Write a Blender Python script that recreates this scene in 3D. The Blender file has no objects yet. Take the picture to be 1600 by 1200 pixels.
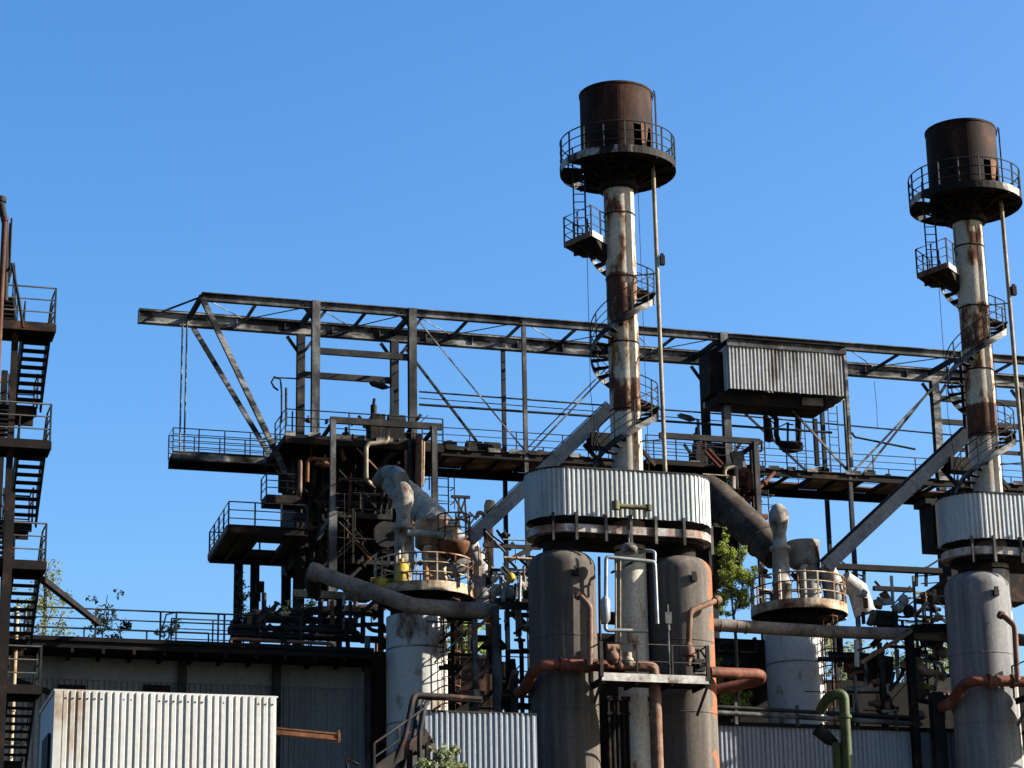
import bpy, math, random
from mathutils import Vector, Matrix
random.seed(7)
scene = bpy.context.scene
COL = scene.collection
R = math.radians

# ---------------------------------------------------------------- camera
PITCH, ROLL, FPX = R(17.0), R(1.0), 3800.0
CAM = Vector((0, 0, 1.7))
fw = Vector((0, math.cos(PITCH), math.sin(PITCH)))
u0 = Vector((0, -math.sin(PITCH), math.cos(PITCH)))
r0 = Vector((1, 0, 0))
cr = math.cos(ROLL) * r0 - math.sin(ROLL) * u0
cu = math.sin(ROLL) * r0 + math.cos(ROLL) * u0
cd = bpy.data.cameras.new('camera')
cam = bpy.data.objects.new('camera', cd)
COL.objects.link(cam)
cd.sensor_width = 36
cd.lens = FPX / 1600 * 36
cd.clip_end = 20000
mw = Matrix((cr, cu, -fw)).transposed().to_4x4()
mw.translation = CAM
cam.matrix_world = mw
scene.camera = cam

# ---------------------------------------------------------------- sky, sun, exposure
SUN_AZ, SUN_EL = R(1), R(27)          # azimuth measured from +X towards the camera (-Y)
sdir = Vector((math.cos(SUN_AZ) * math.cos(SUN_EL), -math.sin(SUN_AZ) * math.cos(SUN_EL), math.sin(SUN_EL)))
world = bpy.data.worlds.new('World')
scene.world = world
world.use_nodes = True
wn = world.node_tree.nodes
wl = world.node_tree.links
bg = wn['Background']
sky = wn.new('ShaderNodeTexSky')
sky.sky_type = 'NISHITA'
sky.sun_disc = False
sky.sun_elevation = SUN_EL
sky.sun_rotation = math.atan2(sdir.x, sdir.y)
sky.altitude = 200
sky.air_density = 1.0
sky.dust_density = 2.6
sky.ozone_density = 3.0
hs = wn.new('ShaderNodeHueSaturation')
hs.inputs['Saturation'].default_value = 1.32
hs.inputs['Hue'].default_value = .503
wl.new(sky.outputs[0], hs.inputs['Color'])
wl.new(hs.outputs[0], bg.inputs[0])
bg.inputs[1].default_value = 0.058
ld = bpy.data.lights.new('sun', 'SUN')
ld.energy = 5.0
ld.angle = R(0.5)
ld.color = (1.0, 0.93, 0.82)
so = bpy.data.objects.new('sun', ld)
COL.objects.link(so)
so.rotation_euler = sdir.to_track_quat('Z', 'Y').to_euler()
so.location = sdir * 200
scene.view_settings.view_transform = 'Standard'
scene.view_settings.look = 'None'
scene.view_settings.exposure = 2.2
scene.view_settings.gamma = 1.0
scene.view_settings.use_curve_mapping = False
scene.cycles.max_bounces = 5
scene.cycles.diffuse_bounces = 3

# ---------------------------------------------------------------- measuring helpers
M = 0.3                                   # the plant runs 16.7 degrees off the picture plane
TH = math.atan(M)
UX = Vector((math.cos(TH), math.sin(TH), 0))    # along the plant
NX = Vector((math.sin(TH), -math.cos(TH), 0))   # out of the plant, towards the viewer
Z = Vector((0, 0, 1))


def ray(px, py):
    return fw + (px - 800) / FPX * cr + (600 - py) / FPX * cu


def at(px, py, y0, m=M):
    d = ray(px, py)
    t = (y0 + m * CAM.x - CAM.y) / (d.y - m * d.x)
    return CAM + d * t


def atz(px, py, z):
    d = ray(px, py)
    return CAM + d * ((z - CAM.z) / d.z)


def onz(px, py, y0, z):
    """Point of a sighted upright line at height z."""
    p = at(px, py, y0)
    return Vector((p.x, p.y, z))


# ---------------------------------------------------------------- mesh builder
class MB:
    def __init__(s):
        s.v, s.f, s.sm = [], [], []

    def add(s, vs, fs, smooth=False):
        n = len(s.v)
        s.v += [Vector(q) for q in vs]
        s.f += [[i + n for i in f] for f in fs]
        s.sm += [smooth] * len(fs)
        return s

    def hexa(s, q):
        return s.add(q, [(0, 3, 2, 1), (4, 5, 6, 7), (0, 1, 5, 4), (1, 2, 6, 5), (2, 3, 7, 6), (3, 0, 4, 7)])

    def box(s, c, su, sw, sz, a=UX, b=NX):
        c = Vector(c)
        a, b = a * su / 2, b * sw / 2
        z = Z * sz / 2
        return s.hexa([c - a + b - z, c + a + b - z, c + a - b - z, c - a - b - z,
                       c - a + b + z, c + a + b + z, c + a - b + z, c - a - b + z])

    def beam(s, p, q, w, h=None, up=Z):
        p, q = Vector(p), Vector(q)
        h = h or w
        d = (q - p).normalized()
        x = d.cross(up)
        if x.length < 1e-3:
            x = d.cross(NX)
        x.normalize()
        y = x.cross(d)
        x, y = x * w / 2, y * h / 2
        return s.hexa([p - x - y, p + x - y, p + x + y, p - x + y, q - x - y, q + x - y, q + x + y, q - x + y])

    def ibeam(s, p, q, w, h, t=.03, up=Z):
        p, q = Vector(p), Vector(q)
        d = (q - p).normalized()
        x = d.cross(up)
        if x.length < 1e-3:
            x = d.cross(NX)
        x.normalize()
        y = x.cross(d)
        s.beam(p + y * (h / 2 - t / 2), q + y * (h / 2 - t / 2), w, t, y)
        s.beam(p - y * (h / 2 - t / 2), q - y * (h / 2 - t / 2), w, t, y)
        s.beam(p, q, t, h - 2 * t, y)
        return s

    def tube(s, pts, r, n=8, cap=True):
        pts = [Vector(p) for p in pts]
        rs = r if isinstance(r, (list, tuple)) else [r] * len(pts)
        vs, fs = [], []
        d0 = (pts[1] - pts[0]).normalized()
        x = d0.cross(Z)
        if x.length < 1e-3:
            x = d0.cross(UX)
        x.normalize()
        for i, p in enumerate(pts):
            if i == 0:
                d = d0
            elif i == len(pts) - 1:
                d = (p - pts[i - 1]).normalized()
            else:
                d = ((p - pts[i - 1]).normalized() + (pts[i + 1] - p).normalized())
                d = d.normalized() if d.length > 1e-4 else (p - pts[i - 1]).normalized()
            x = x - d * x.dot(d)
            x.normalize()
            y = d.cross(x)
            for k in range(n):
                a = 2 * math.pi * k / n
                vs.append(p + (x * math.cos(a) + y * math.sin(a)) * rs[i])
        for i in range(len(pts) - 1):
            for k in range(n):
                a, b = i * n + k, i * n + (k + 1) % n
                fs.append((a, b, b + n, a + n))
        s.add(vs, fs, True)
        if cap:
            k = len(s.v) - len(vs)
            e = (len(pts) - 1) * n
            s.add([s.v[k + i] for i in range(n)], [list(range(n))[::-1]])
            s.add([s.v[k + e + i] for i in range(n)], [list(range(n))])
        return s

    def pipe(s, pts, r, bend=None, n=10):
        return s.tube(fillet(pts, bend or r * 2.2), r, n)

    def lathe(s, c, prof, n=32, a0=0, a1=2 * math.pi, smooth=True):
        c = Vector(c)
        full = abs(a1 - a0 - 2 * math.pi) < 1e-6
        m = n if full else n + 1
        vs = [c + Vector((math.cos(a0 + (a1 - a0) * k / n) * r, math.sin(a0 + (a1 - a0) * k / n) * r, z))
              for r, z in prof for k in range(m)]
        fs = []
        for i in range(len(prof) - 1):
            for k in range(n):
                a, b = i * m + k, i * m + (k + 1) % m
                fs.append((a, b, b + m, a + m))
        return s.add(vs, fs, smooth)

    def cyl(s, c, r, z0, z1, n=32, r1=None):
        r1 = r if r1 is None else r1
        s.lathe(c, [(r, z0), (r1, z1)], n)
        c = Vector(c)
        for z, q in ((z0, r), (z1, r1)):
            ring = [c + Vector((math.cos(2 * math.pi * k / n) * q, math.sin(2 * math.pi * k / n) * q, z)) for k in range(n)]
            s.add(ring, [list(range(n)) if z == z1 else list(range(n))[::-1]])
        return s

    def prism(s, poly, dz):
        """slab: a polygon (list of points) extruded by the vector or height dz"""
        dv = Vector((0, 0, dz)) if not isinstance(dz, Vector) else dz
        poly = [Vector(p) for p in poly]
        n = len(poly)
        vs = poly + [p + dv for p in poly]
        fs = [list(range(n))[::-1], list(range(n, 2 * n))] + [(i, (i + 1) % n, n + (i + 1) % n, n + i) for i in range(n)]
        return s.add(vs, fs)

    def corr(s, path, z0, z1, pitch=.167, depth=.035, closed=False, flip=1, ragged=0.0, prof=(.18, .5, .68)):
        """trapezoid corrugated sheet standing on a plan path from z0 to z1"""
        P = [Vector((p[0], p[1], 0)) for p in path]
        if closed:
            P.append(P[0].copy())
        L = [0]
        for i in range(len(P) - 1):
            L.append(L[-1] + (P[i + 1] - P[i]).length)
        tot = L[-1]
        nr = max(1, round(tot / pitch))
        vs, fs = [], []
        k = 0
        cuts = []
        lap = [.32 * ((i // 7) % 2) + random.uniform(0, .08) for i in range(nr + 1)]
        for i in range(nr):
            dz_ = random.uniform(-.16, .16)
            for f, o in ((0, 0), (prof[0], 1), (prof[1], 1), (prof[2], 0)):
                cuts.append(((i + f) / nr * tot, o * (1 + dz_) + lap[i]))
        cuts.append((tot, lap[nr - 1]))
        for d, o in cuts:
            while k < len(L) - 2 and L[k + 1] < d - 1e-6:
                k += 1
            t = (d - L[k]) / max(1e-6, L[k + 1] - L[k])
            p = P[k].lerp(P[k + 1], t)
            dr = (P[k + 1] - P[k]).normalized()
            nn = Vector((dr.y, -dr.x, 0)) * flip
            q = p + nn * depth * o
            vs += [Vector((q.x, q.y, z0 + random.uniform(0, ragged))), Vector((q.x, q.y, z1))]
        for i in range(len(cuts) - 1):
            fs.append((2 * i, 2 * i + 2, 2 * i + 3, 2 * i + 1))
        return s.add(vs, fs)

    def rail(s, pts, h=1.0, n=3, r=.024, gap=1.3, closed=False, ends=True):
        pts = [Vector(p) for p in pts]
        loop = pts + [pts[0]] if closed else pts
        for k in range(1, n + 1):
            s.tube([p + Z * h * k / n for p in loop], r if k == n else r * .8, 6)
        for i in range(len(loop) - 1):
            a, b = loop[i], loop[i + 1]
            m = max(1, round((b - a).length / gap))
            for j in range(m + (1 if i == len(loop) - 2 and not closed else 0)):
                q = a.lerp(b, j / m)
                s.beam(q, q + Z * h, r * 2, r * 2)
        return s

    def ladder(s, p, q, side, w=.42, rung=.3, r=.025):
        p, q = Vector(p), Vector(q)
        side = side.normalized() * w / 2
        s.tube([p - side, q - side], r, 6)
        s.tube([p + side, q + side], r, 6)
        m = max(2, int((q - p).length / rung))
        for i in range(1, m):
            c = p.lerp(q, i / m)
            s.tube([c - side, c + side], r * .7, 5)
        return s

    def build(s, name, mat, parent=None):
        me = bpy.data.meshes.new(name)
        base = parent_loc(parent) if parent else Vector((0, 0, 0))
        me.from_pydata([v - base for v in s.v], [], s.f)
        me.polygons.foreach_set('use_smooth', s.sm)
        me.update()
        if mat:
            me.materials.append(mat)
        o = bpy.data.objects.new(name, me)
        COL.objects.link(o)
        if parent:
            o.parent = parent
        return o


def parent_loc(o):
    v = Vector((0, 0, 0))
    while o:
        v += o.location
        o = o.parent
    return v


def fillet(pts, rad, k=5):
    pts = [Vector(p) for p in pts]
    out = [pts[0]]
    for i in range(1, len(pts) - 1):
        a, b, c = pts[i - 1], pts[i], pts[i + 1]
        d1, d2 = (a - b), (c - b)
        q = min(rad, d1.length * .48, d2.length * .48)
        p1, p2 = b + d1.normalized() * q, b + d2.normalized() * q
        for j in range(k + 1):
            t = j / k
            out.append(p1 * (1 - t) ** 2 + b * 2 * t * (1 - t) + p2 * t * t)
    out.append(pts[-1])
    return out


def thing(name, label, cat, loc=(0, 0, 0), group=None):
    o = bpy.data.objects.new(name, None)
    o.empty_display_size = .3
    COL.objects.link(o)
    o.location = loc
    o['label'] = label
    o['category'] = cat
    if group:
        o['group'] = group
    return o


def single(mb, name, mat, label, cat, group=None):
    """a thing that is one mesh: its origin goes to the foot of its box"""
    lo = Vector((min(v.x for v in mb.v), min(v.y for v in mb.v), min(v.z for v in mb.v)))
    hi = Vector((max(v.x for v in mb.v), max(v.y for v in mb.v), 0))
    base = Vector(((lo.x + hi.x) / 2, (lo.y + hi.y) / 2, lo.z))
    mb.v = [v - base for v in mb.v]
    o = mb.build(name, mat)
    o.location = base
    o['label'] = label
    o['category'] = cat
    if group:
        o['group'] = group
    return o


def dup(root, shift, label):
    """copy a thing with its parts and sub-parts"""
    c = root.copy()
    COL.objects.link(c)
    c.location = root.location + shift
    c['label'] = label
    for ch in list(root.children):
        d = ch.copy()
        COL.objects.link(d)
        d.parent = c
        for g in list(ch.children):
            e = g.copy()
            COL.objects.link(e)
            e.parent = d
    return c


def clutter(parent, rect, planes, n, mats, seed, lens=(.3, 1.3), rads=(.02, .06), kinds=('pipe', 'beam', 'rod', 'elbow', 'valve')):
    """small pipes, brackets and valve bodies spread through a cluttered zone, each a part of its own"""
    rnd = random.Random(seed)
    for i in range(n):
        c = at(rnd.uniform(rect[0], rect[2]), rnd.uniform(rect[1], rect[3]), rnd.uniform(*planes))
        k = rnd.choice(kinds)
        ln = rnd.uniform(*lens)
        r_ = rnd.uniform(*rads)
        m = MB()
        d = rnd.choice([UX, UX, Z, Z, NX, (UX + Z).normalized(), (UX - Z).normalized()])
        if k == 'pipe':
            m.tube([c - d * ln / 2, c + d * ln / 2], r_, 8)
            m.tube([c - d * .03, c + d * .03], r_ * 1.6, 8)
        elif k == 'beam':
            m.ibeam(c - d * ln / 2, c + d * ln / 2, r_ * 2.4, r_ * 2.8, r_ * .5)
        elif k == 'rod':
            m.tube([c - d * ln * .7, c + d * ln * .7], r_ * .45, 6)
        elif k == 'elbow':
            e = Z if abs(d.z) < .5 else UX * rnd.choice((-1, 1))
            m.pipe([c - d * ln / 2, c, c + e * ln * .6], r_, r_ * 2.5, 8)
        else:
            m.lathe(c, [(.001, -r_ * 2), (r_ * 1.6, -r_ * 1.6), (r_ * 2.2, 0), (r_ * 1.5, r_ * 1.7), (r_ * .6, r_ * 2), (r_ * .6, r_ * 4), (.001, r_ * 4)], 12)
            m.tube([c - UX * r_ * 4, c + UX * r_ * 4], r_ * 1.1, 8)
        m.build({'elbow': 'bent_pipe', 'valve': 'valve_body'}.get(k, k), rnd.choice(mats), parent)


# ---------------------------------------------------------------- materials
K = .46                                    # the picture is exposed brightly: keep paints down


def mat(name, cols, scale=1.0, stretch=(1, 1, 1), rough=.75, metal=0.0, grain=.25, bump=.0, detail=6, zramp=None, zmix=.0, spec=.10, side=None):
    """cols: colour ramp over a noise field in world space; grain: fine dirt; zramp: (height, paint loss) pairs"""
    m = bpy.data.materials.new(name)
    m.use_nodes = True
    nt = m.node_tree
    N, L = nt.nodes, nt.links
    b = N['Principled BSDF']
    geo = N.new('ShaderNodeNewGeometry')
    mp = N.new('ShaderNodeMapping')
    mp.inputs['Scale'].default_value = stretch
    L.new(geo.outputs['Position'], mp.inputs['Vector'])
    no = N.new('ShaderNodeTexNoise')
    no.inputs['Scale'].default_value = scale
    no.inputs['Detail'].default_value = detail
    no.inputs['Roughness'].default_value = .62
    L.new(mp.outputs[0], no.inputs['Vector'])
    fac = no.outputs['Fac']
    if zramp:
        sep = N.new('ShaderNodeSeparateXYZ')
        L.new(geo.outputs['Position'], sep.inputs[0])
        lo, hi = zramp[0][0], zramp[-1][0]
        mr = N.new('ShaderNodeMapRange')
        mr.inputs[1].default_value = lo
        mr.inputs[2].default_value = hi
        L.new(sep.outputs[2], mr.inputs[0])
        zr = N.new('ShaderNodeValToRGB')
        el = zr.color_ramp.elements
        while len(el) < len(zramp):
            el.new(.5)
        for e, (zz, v) in zip(el, zramp):
            e.position = (zz - lo) / (hi - lo)
            e.color = (v, v, v, 1)
        L.new(mr.outputs[0], zr.inputs[0])
        ad = N.new('ShaderNodeMath')
        ad.operation = 'MULTIPLY_ADD'
        ad.inputs[1].default_value = zmix
        L.new(zr.outputs[0], ad.inputs[0])
        L.new(fac, ad.inputs[2])
        sb = N.new('ShaderNodeMath')
        sb.operation = 'SUBTRACT'
        sb.inputs[1].default_value = zmix / 2
        L.new(ad.outputs[0], sb.inputs[0])
        fac = sb.outputs[0]
    cr_ = N.new('ShaderNodeValToRGB')
    el = cr_.color_ramp.elements
    while len(el) < len(cols):
        el.new(.5)
    for e, (p, c) in zip(el, cols):
        e.position = p
        e.color = (*[v * K for v in c], 1)
    L.new(fac, cr_.inputs[0])
    col = cr_.outputs[0]
    if side:
        # a rust stain down one flank: (point, direction, near, far, colour)
        sp = N.new('ShaderNodeVectorMath')
        sp.operation = 'SUBTRACT'
        sp.inputs[1].default_value = side[0]
        L.new(geo.outputs['Position'], sp.inputs[0])
        dt = N.new('ShaderNodeVectorMath')
        dt.operation = 'DOT_PRODUCT'
        dt.inputs[1].default_value = side[1]
        L.new(sp.outputs[0], dt.inputs[0])
        n3 = N.new('ShaderNodeTexNoise')
        n3.inputs['Scale'].default_value = 1.4
        n3.inputs['Detail'].default_value = 5
        L.new(geo.outputs['Position'], n3.inputs['Vector'])
        m3 = N.new('ShaderNodeMath')
        m3.operation = 'MULTIPLY_ADD'
        m3.inputs[1].default_value = 1.6
        L.new(n3.outputs['Fac'], m3.inputs[0])
        L.new(dt.outputs['Value'], m3.inputs[2])
        r3 = N.new('ShaderNodeMapRange')
        r3.inputs[1].default_value = side[2]
        r3.inputs[2].default_value = side[3]
        L.new(m3.outputs[0], r3.inputs[0])
        x3 = N.new('ShaderNodeMix')
        x3.data_type = 'RGBA'
        L.new(r3.outputs[0], x3.inputs[0])
        L.new(col, x3.inputs[6])
        x3.inputs[7].default_value = (*[v * K for v in side[4]], 1)
        col = x3.outputs[2]
    if grain:
        n2 = N.new('ShaderNodeTexNoise')
        n2.inputs['Scale'].default_value = 9
        n2.inputs['Detail'].default_value = 4
        L.new(geo.outputs['Position'], n2.inputs['Vector'])
        r2 = N.new('ShaderNodeMapRange')
        r2.inputs[1].default_value = .3
        r2.inputs[2].default_value = .7
        r2.inputs[3].default_value = 1 - grain
        r2.inputs[4].default_value = 1 + grain
        L.new(n2.outputs['Fac'], r2.inputs[0])
        mx = N.new('ShaderNodeMix')
        mx.data_type = 'RGBA'
        mx.blend_type = 'MULTIPLY'
        mx.inputs[0].default_value = 1
        L.new(col, mx.inputs[6])
        L.new(r2.outputs[0], mx.inputs[7])
        col = mx.outputs[2]
    L.new(col, b.inputs['Base Color'])
    b.inputs['Roughness'].default_value = rough
    b.inputs['Metallic'].default_value = metal
    b.inputs['Specular IOR Level'].default_value = spec
    if bump:
        bp = N.new('ShaderNodeBump')
        bp.inputs['Strength'].default_value = bump
        bp.inputs['Distance'].default_value = .05
        L.new(fac, bp.inputs['Height'])
        L.new(bp.outputs[0], b.inputs['Normal'])
    return m


RUST = (.105, .040, .018)
DRUST = (.035, .017, .011)
BLK = (.012, .010, .009)
DARK = mat('dark_steel', [(.3, (.005, .005, .005)), (.5, (.010, .008, .0075)), (.60, (.026, .014, .009)), (.72, (.10, .046, .025))], 1.4, rough=.8)
DARKG = mat('dark_green_grey_steel', [(.3, (.008, .009, .009)), (.5, (.020, .021, .021)), (.64, (.05, .042, .034)), (.74, (.12, .085, .06))], 1.2, rough=.75)
RAILM = mat('railing_paint', [(.35, (.010, .013, .016)), (.55, (.032, .037, .038)), (.7, (.08, .048, .03))], 2.2, rough=.65)
GIRD = mat('weathered_girder_paint', [(.38, (.012, .0115, .012)), (.47, (.030, .029, .028)), (.535, (.15, .148, .14)), (.62, (.34, .335, .315)), (.72, (.07, .048, .036))], 1.0, (.7, .7, 1.8), rough=.75)
GPOST = mat('grey_post_paint', [(.36, (.018, .016, .016)), (.49, (.058, .057, .057)), (.58, (.13, .13, .128)), (.66, (.21, .208, .205)), (.74, (.09, .055, .04))], 1.1, (1, 1, .5), rough=.75)
CAPR = mat('brown_rusted_plate', [(.32, (.008, .0034, .0024)), (.46, (.022, .0082, .0045)), (.58, (.052, .019, .0092)), (.70, (.125, .052, .025))], 1.3, (1, 1, .45), rough=.8, bump=.2)
SHAFT = mat('peeling_cream_paint', [(.36, (.60, .56, .47)), (.50, (.53, .46, .355)), (.54, (.36, .22, .12)), (.575, (.15, .062, .030)), (.68, (.06, .025, .014)), (.76, (.10, .05, .03))], 1.7, (1.3, 1.3, .42), rough=.75, grain=.22, bump=.25, detail=9,
            zramp=[(22.6, .25), (25.0, .3), (25.06, .86), (26.2, .86), (26.28, .46), (27.5, .44), (27.6, .66), (28.3, .42), (28.4, .78), (30.0, .74), (30.1, .40), (33.4, .50)], zmix=.36)
CLAD = mat('galvanised_cladding', [(.3, (.28, .30, .295)), (.48, (.42, .45, .44)), (.62, (.49, .52, .51)), (.70, (.42, .40, .35)), (.78, (.24, .17, .13))], .7, (1, 1, .3), rough=.5, grain=.12, spec=.4)
CLADR = mat('stained_cladding', [(.3, (.07, .055, .045)), (.40, (.25, .23, .21)), (.53, (.52, .515, .50)), (.72, (.66, .67, .67))], 1.1, (1, 1, .35), rough=.6, grain=.18)
WSHED = mat('white_shed_cladding', [(.26, (.34, .22, .13)), (.36, (.62, .59, .52)), (.45, (.74, .735, .69)), (.8, (.82, .82, .775))], .8, (1, 1, .5), rough=.55, grain=.07)
WALLC = mat('dull_wall_cladding', [(.3, (.12, .13, .128)), (.5, (.21, .225, .22)), (.7, (.26, .275, .265))], .5, (1, 1, .25), rough=.65, grain=.15)
BLUEC = mat('blue_grey_cladding', [(.3, (.24, .27, .31)), (.55, (.33, .37, .42)), (.75, (.38, .42, .46))], .5, (1, 1, .25), rough=.6, grain=.12)
VESS = mat('brown_grey_vessel_skin', [(.30, (.17, .075, .04)), (.37, (.075, .062, .051)), (.5, (.105, .089, .076)), (.60, (.140, .12, .103)), (.72, (.20, .174, .15))], 1.3, (2.4, 2.4, .11), rough=.85, grain=.16, bump=.12)
DUCTB = mat('dark_brown_duct', [(.33, (.030, .022, .018)), (.5, (.07, .055, .043)), (.68, (.15, .115, .085))], 1.1, rough=.85)
RIM = mat('flaking_rim_paint', [(.50, (.012, .010, .009)), (.545, (.05, .04, .03)), (.58, (.36, .34, .31)), (.66, (.6, .58, .54))], .55, (1, 1, .6), rough=.75)
TANK = mat('flaking_white_tank_paint', [(.35, (.055, .038, .028)), (.39, (.27, .20, .14)), (.445, (.58, .575, .535)), (.75, (.66, .655, .62))], .75, (1, 1, .5), rough=.6, grain=.1)
CREAM = mat('cream_rust_paint', [(.34, (.09, .038, .02)), (.45, (.30, .15, .08)), (.55, (.50, .38, .25)), (.7, (.60, .54, .43))], 1.3, rough=.7)
PALEG = mat('pale_green_grey_paint', [(.33, (.07, .05, .035)), (.44, (.20, .20, .18)), (.56, (.31, .335, .32)), (.7, (.38, .40, .37))], 1.1, rough=.65)
PIPEG = mat('grey_brown_lagging', [(.33, (.085, .062, .048)), (.5, (.20, .165, .135)), (.68, (.30, .26, .225))], 1.2, rough=.8, bump=.1)
DUCT = mat('weathered_grey_duct', [(.3, (.30, .285, .265)), (.5, (.42, .415, .41)), (.7, (.48, .475, .47))], .9, rough=.75)
REDP = mat('red_oxide_pipe', [(.3, (.07, .024, .015)), (.46, (.15, .048, .028)), (.6, (.21, .075, .045)), (.7, (.30, .15, .095))], 1.6, rough=.7)
BRNP = mat('brown_pipe', [(.3, (.10, .042, .022)), (.5, (.20, .105, .065)), (.7, (.27, .17, .12))], 2, rough=.7)
TANP = mat('tan_pipe', [(.3, (.17, .12, .07)), (.5, (.32, .26, .18)), (.7, (.42, .36, .27))], 2, rough=.7)
SILV = mat('silver_lagging', [(.3, (.20, .215, .22)), (.6, (.36, .38, .39))], 2, rough=.45, metal=.3, grain=.1)
GREENP = mat('green_pipe_paint', [(.3, (.035, .035, .016)), (.42, (.05, .07, .027)), (.55, (.07, .10, .038)), (.7, (.10, .13, .06))], 1.5, rough=.6)
YEL = mat('yellow_paint', [(.35, (.16, .09, .02)), (.5, (.50, .35, .04)), (.7, (.62, .47, .08))], 2, rough=.6)
WHITEP = mat('white_edge_paint', [(.34, (.10, .06, .04)), (.44, (.46, .42, .36)), (.6, (.72, .70, .65))], 1.8, rough=.6)
RUSTB = mat('orange_rust_steel', [(.3, (.06, .025, .014)), (.5, (.16, .065, .03)), (.68, (.27, .13, .07))], 1.6, rough=.8)
ORUST = mat('brown_deck_underside', [(.35, (.03, .018, .014)), (.48, (.12, .055, .034)), (.58, (.22, .12, .08)), (.70, (.42, .31, .23))], 1.0, rough=.85)
BARK = mat('bark', [(.3, (.05, .04, .03)), (.7, (.14, .12, .10))], 4, rough=.9)
GROUNDM = mat('dry_ground', [(.3, (.05, .055, .03)), (.5, (.10, .095, .07)), (.7, (.14, .13, .11))], .2, rough=.95)


VESSG = mat('pale_grey_vessel_skin', [(.30, (.13, .10, .085)), (.40, (.15, .15, .152)), (.52, (.21, .213, .215)), (.62, (.26, .26, .255)), (.74, (.32, .31, .295))], 1.3, (2.4, 2.4, .11), rough=.8, grain=.14, bump=.1)
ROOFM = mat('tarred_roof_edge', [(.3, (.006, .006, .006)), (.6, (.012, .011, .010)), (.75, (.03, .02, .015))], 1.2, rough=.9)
GREYC = mat('grey_cream_paint', [(.33, (.09, .05, .03)), (.42, (.24, .21, .17)), (.55, (.34, .325, .29)), (.7, (.40, .385, .35))], 1.2, rough=.7)


def leafmat(name, c1, c2):
    m = mat(name, [(.3, c1), (.7, c2)], 2.5, rough=.6, grain=.3)
    b = m.node_tree.nodes['Principled BSDF']
    b.inputs['Subsurface Weight'].default_value = 0
    nt = m.node_tree
    tr = nt.nodes.new('ShaderNodeBsdfTranslucent')
    mx = nt.nodes.new('ShaderNodeMixShader')
    mx.inputs[0].default_value = .45
    src = b.inputs['Base Color'].links[0].from_socket
    nt.links.new(src, tr.inputs[0])
    nt.links.new(b.outputs[0], mx.inputs[1])
    nt.links.new(tr.outputs[0], mx.inputs[2])
    nt.links.new(mx.outputs[0], nt.nodes['Material Output'].inputs[0])
    return m


LEAF = leafmat('green_leaf', (.26, .35, .05), (.44, .50, .11))
LEAFD = leafmat('dark_leaf', (.018, .045, .016), (.045, .085, .03))
LEAFP = leafmat('pale_leaf', (.22, .27, .10), (.36, .39, .18))

# ================================================================ ground
g = MB()
g.add([(-6000, -300, 0), (6000, -300, 0), (6000, 12000, 0), (-6000, 12000, 0)], [(0, 1, 2, 3)])
go = g.build('ground', GROUNDM)
go['kind'] = 'structure'


def ringpts(c, r, z, n, a0=0., a1=360.):
    return [Vector((c.x + r * math.cos(R(a0 + (a1 - a0) * k / n)), c.y + r * math.sin(R(a0 + (a1 - a0) * k / n)), z))
            for k in range(n + (0 if a1 - a0 == 360 else 1))]


def pol(c, r, a, z):
    return Vector((c.x + r * math.cos(R(a)), c.y + r * math.sin(R(a)), z))


def round_rail(c, r, z, h=1.05, posts=15, a0=0., a1=360., n=3, tr=.024):
    m = MB()
    full = a1 - a0 == 360
    for k in range(1, n + 1):
        p = ringpts(c, r, z + h * k / n, 48, a0, a1)
        m.tube(p + ([p[0], p[1]] if full else []), tr if k == n else tr * .8, 6, cap=False)
    for k in range(posts + (0 if full else 1)):
        q = pol(c, r, a0 + (a1 - a0) * k / posts, z)
        m.beam(q, q + Z * h, .05, .05)
    return m


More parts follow.
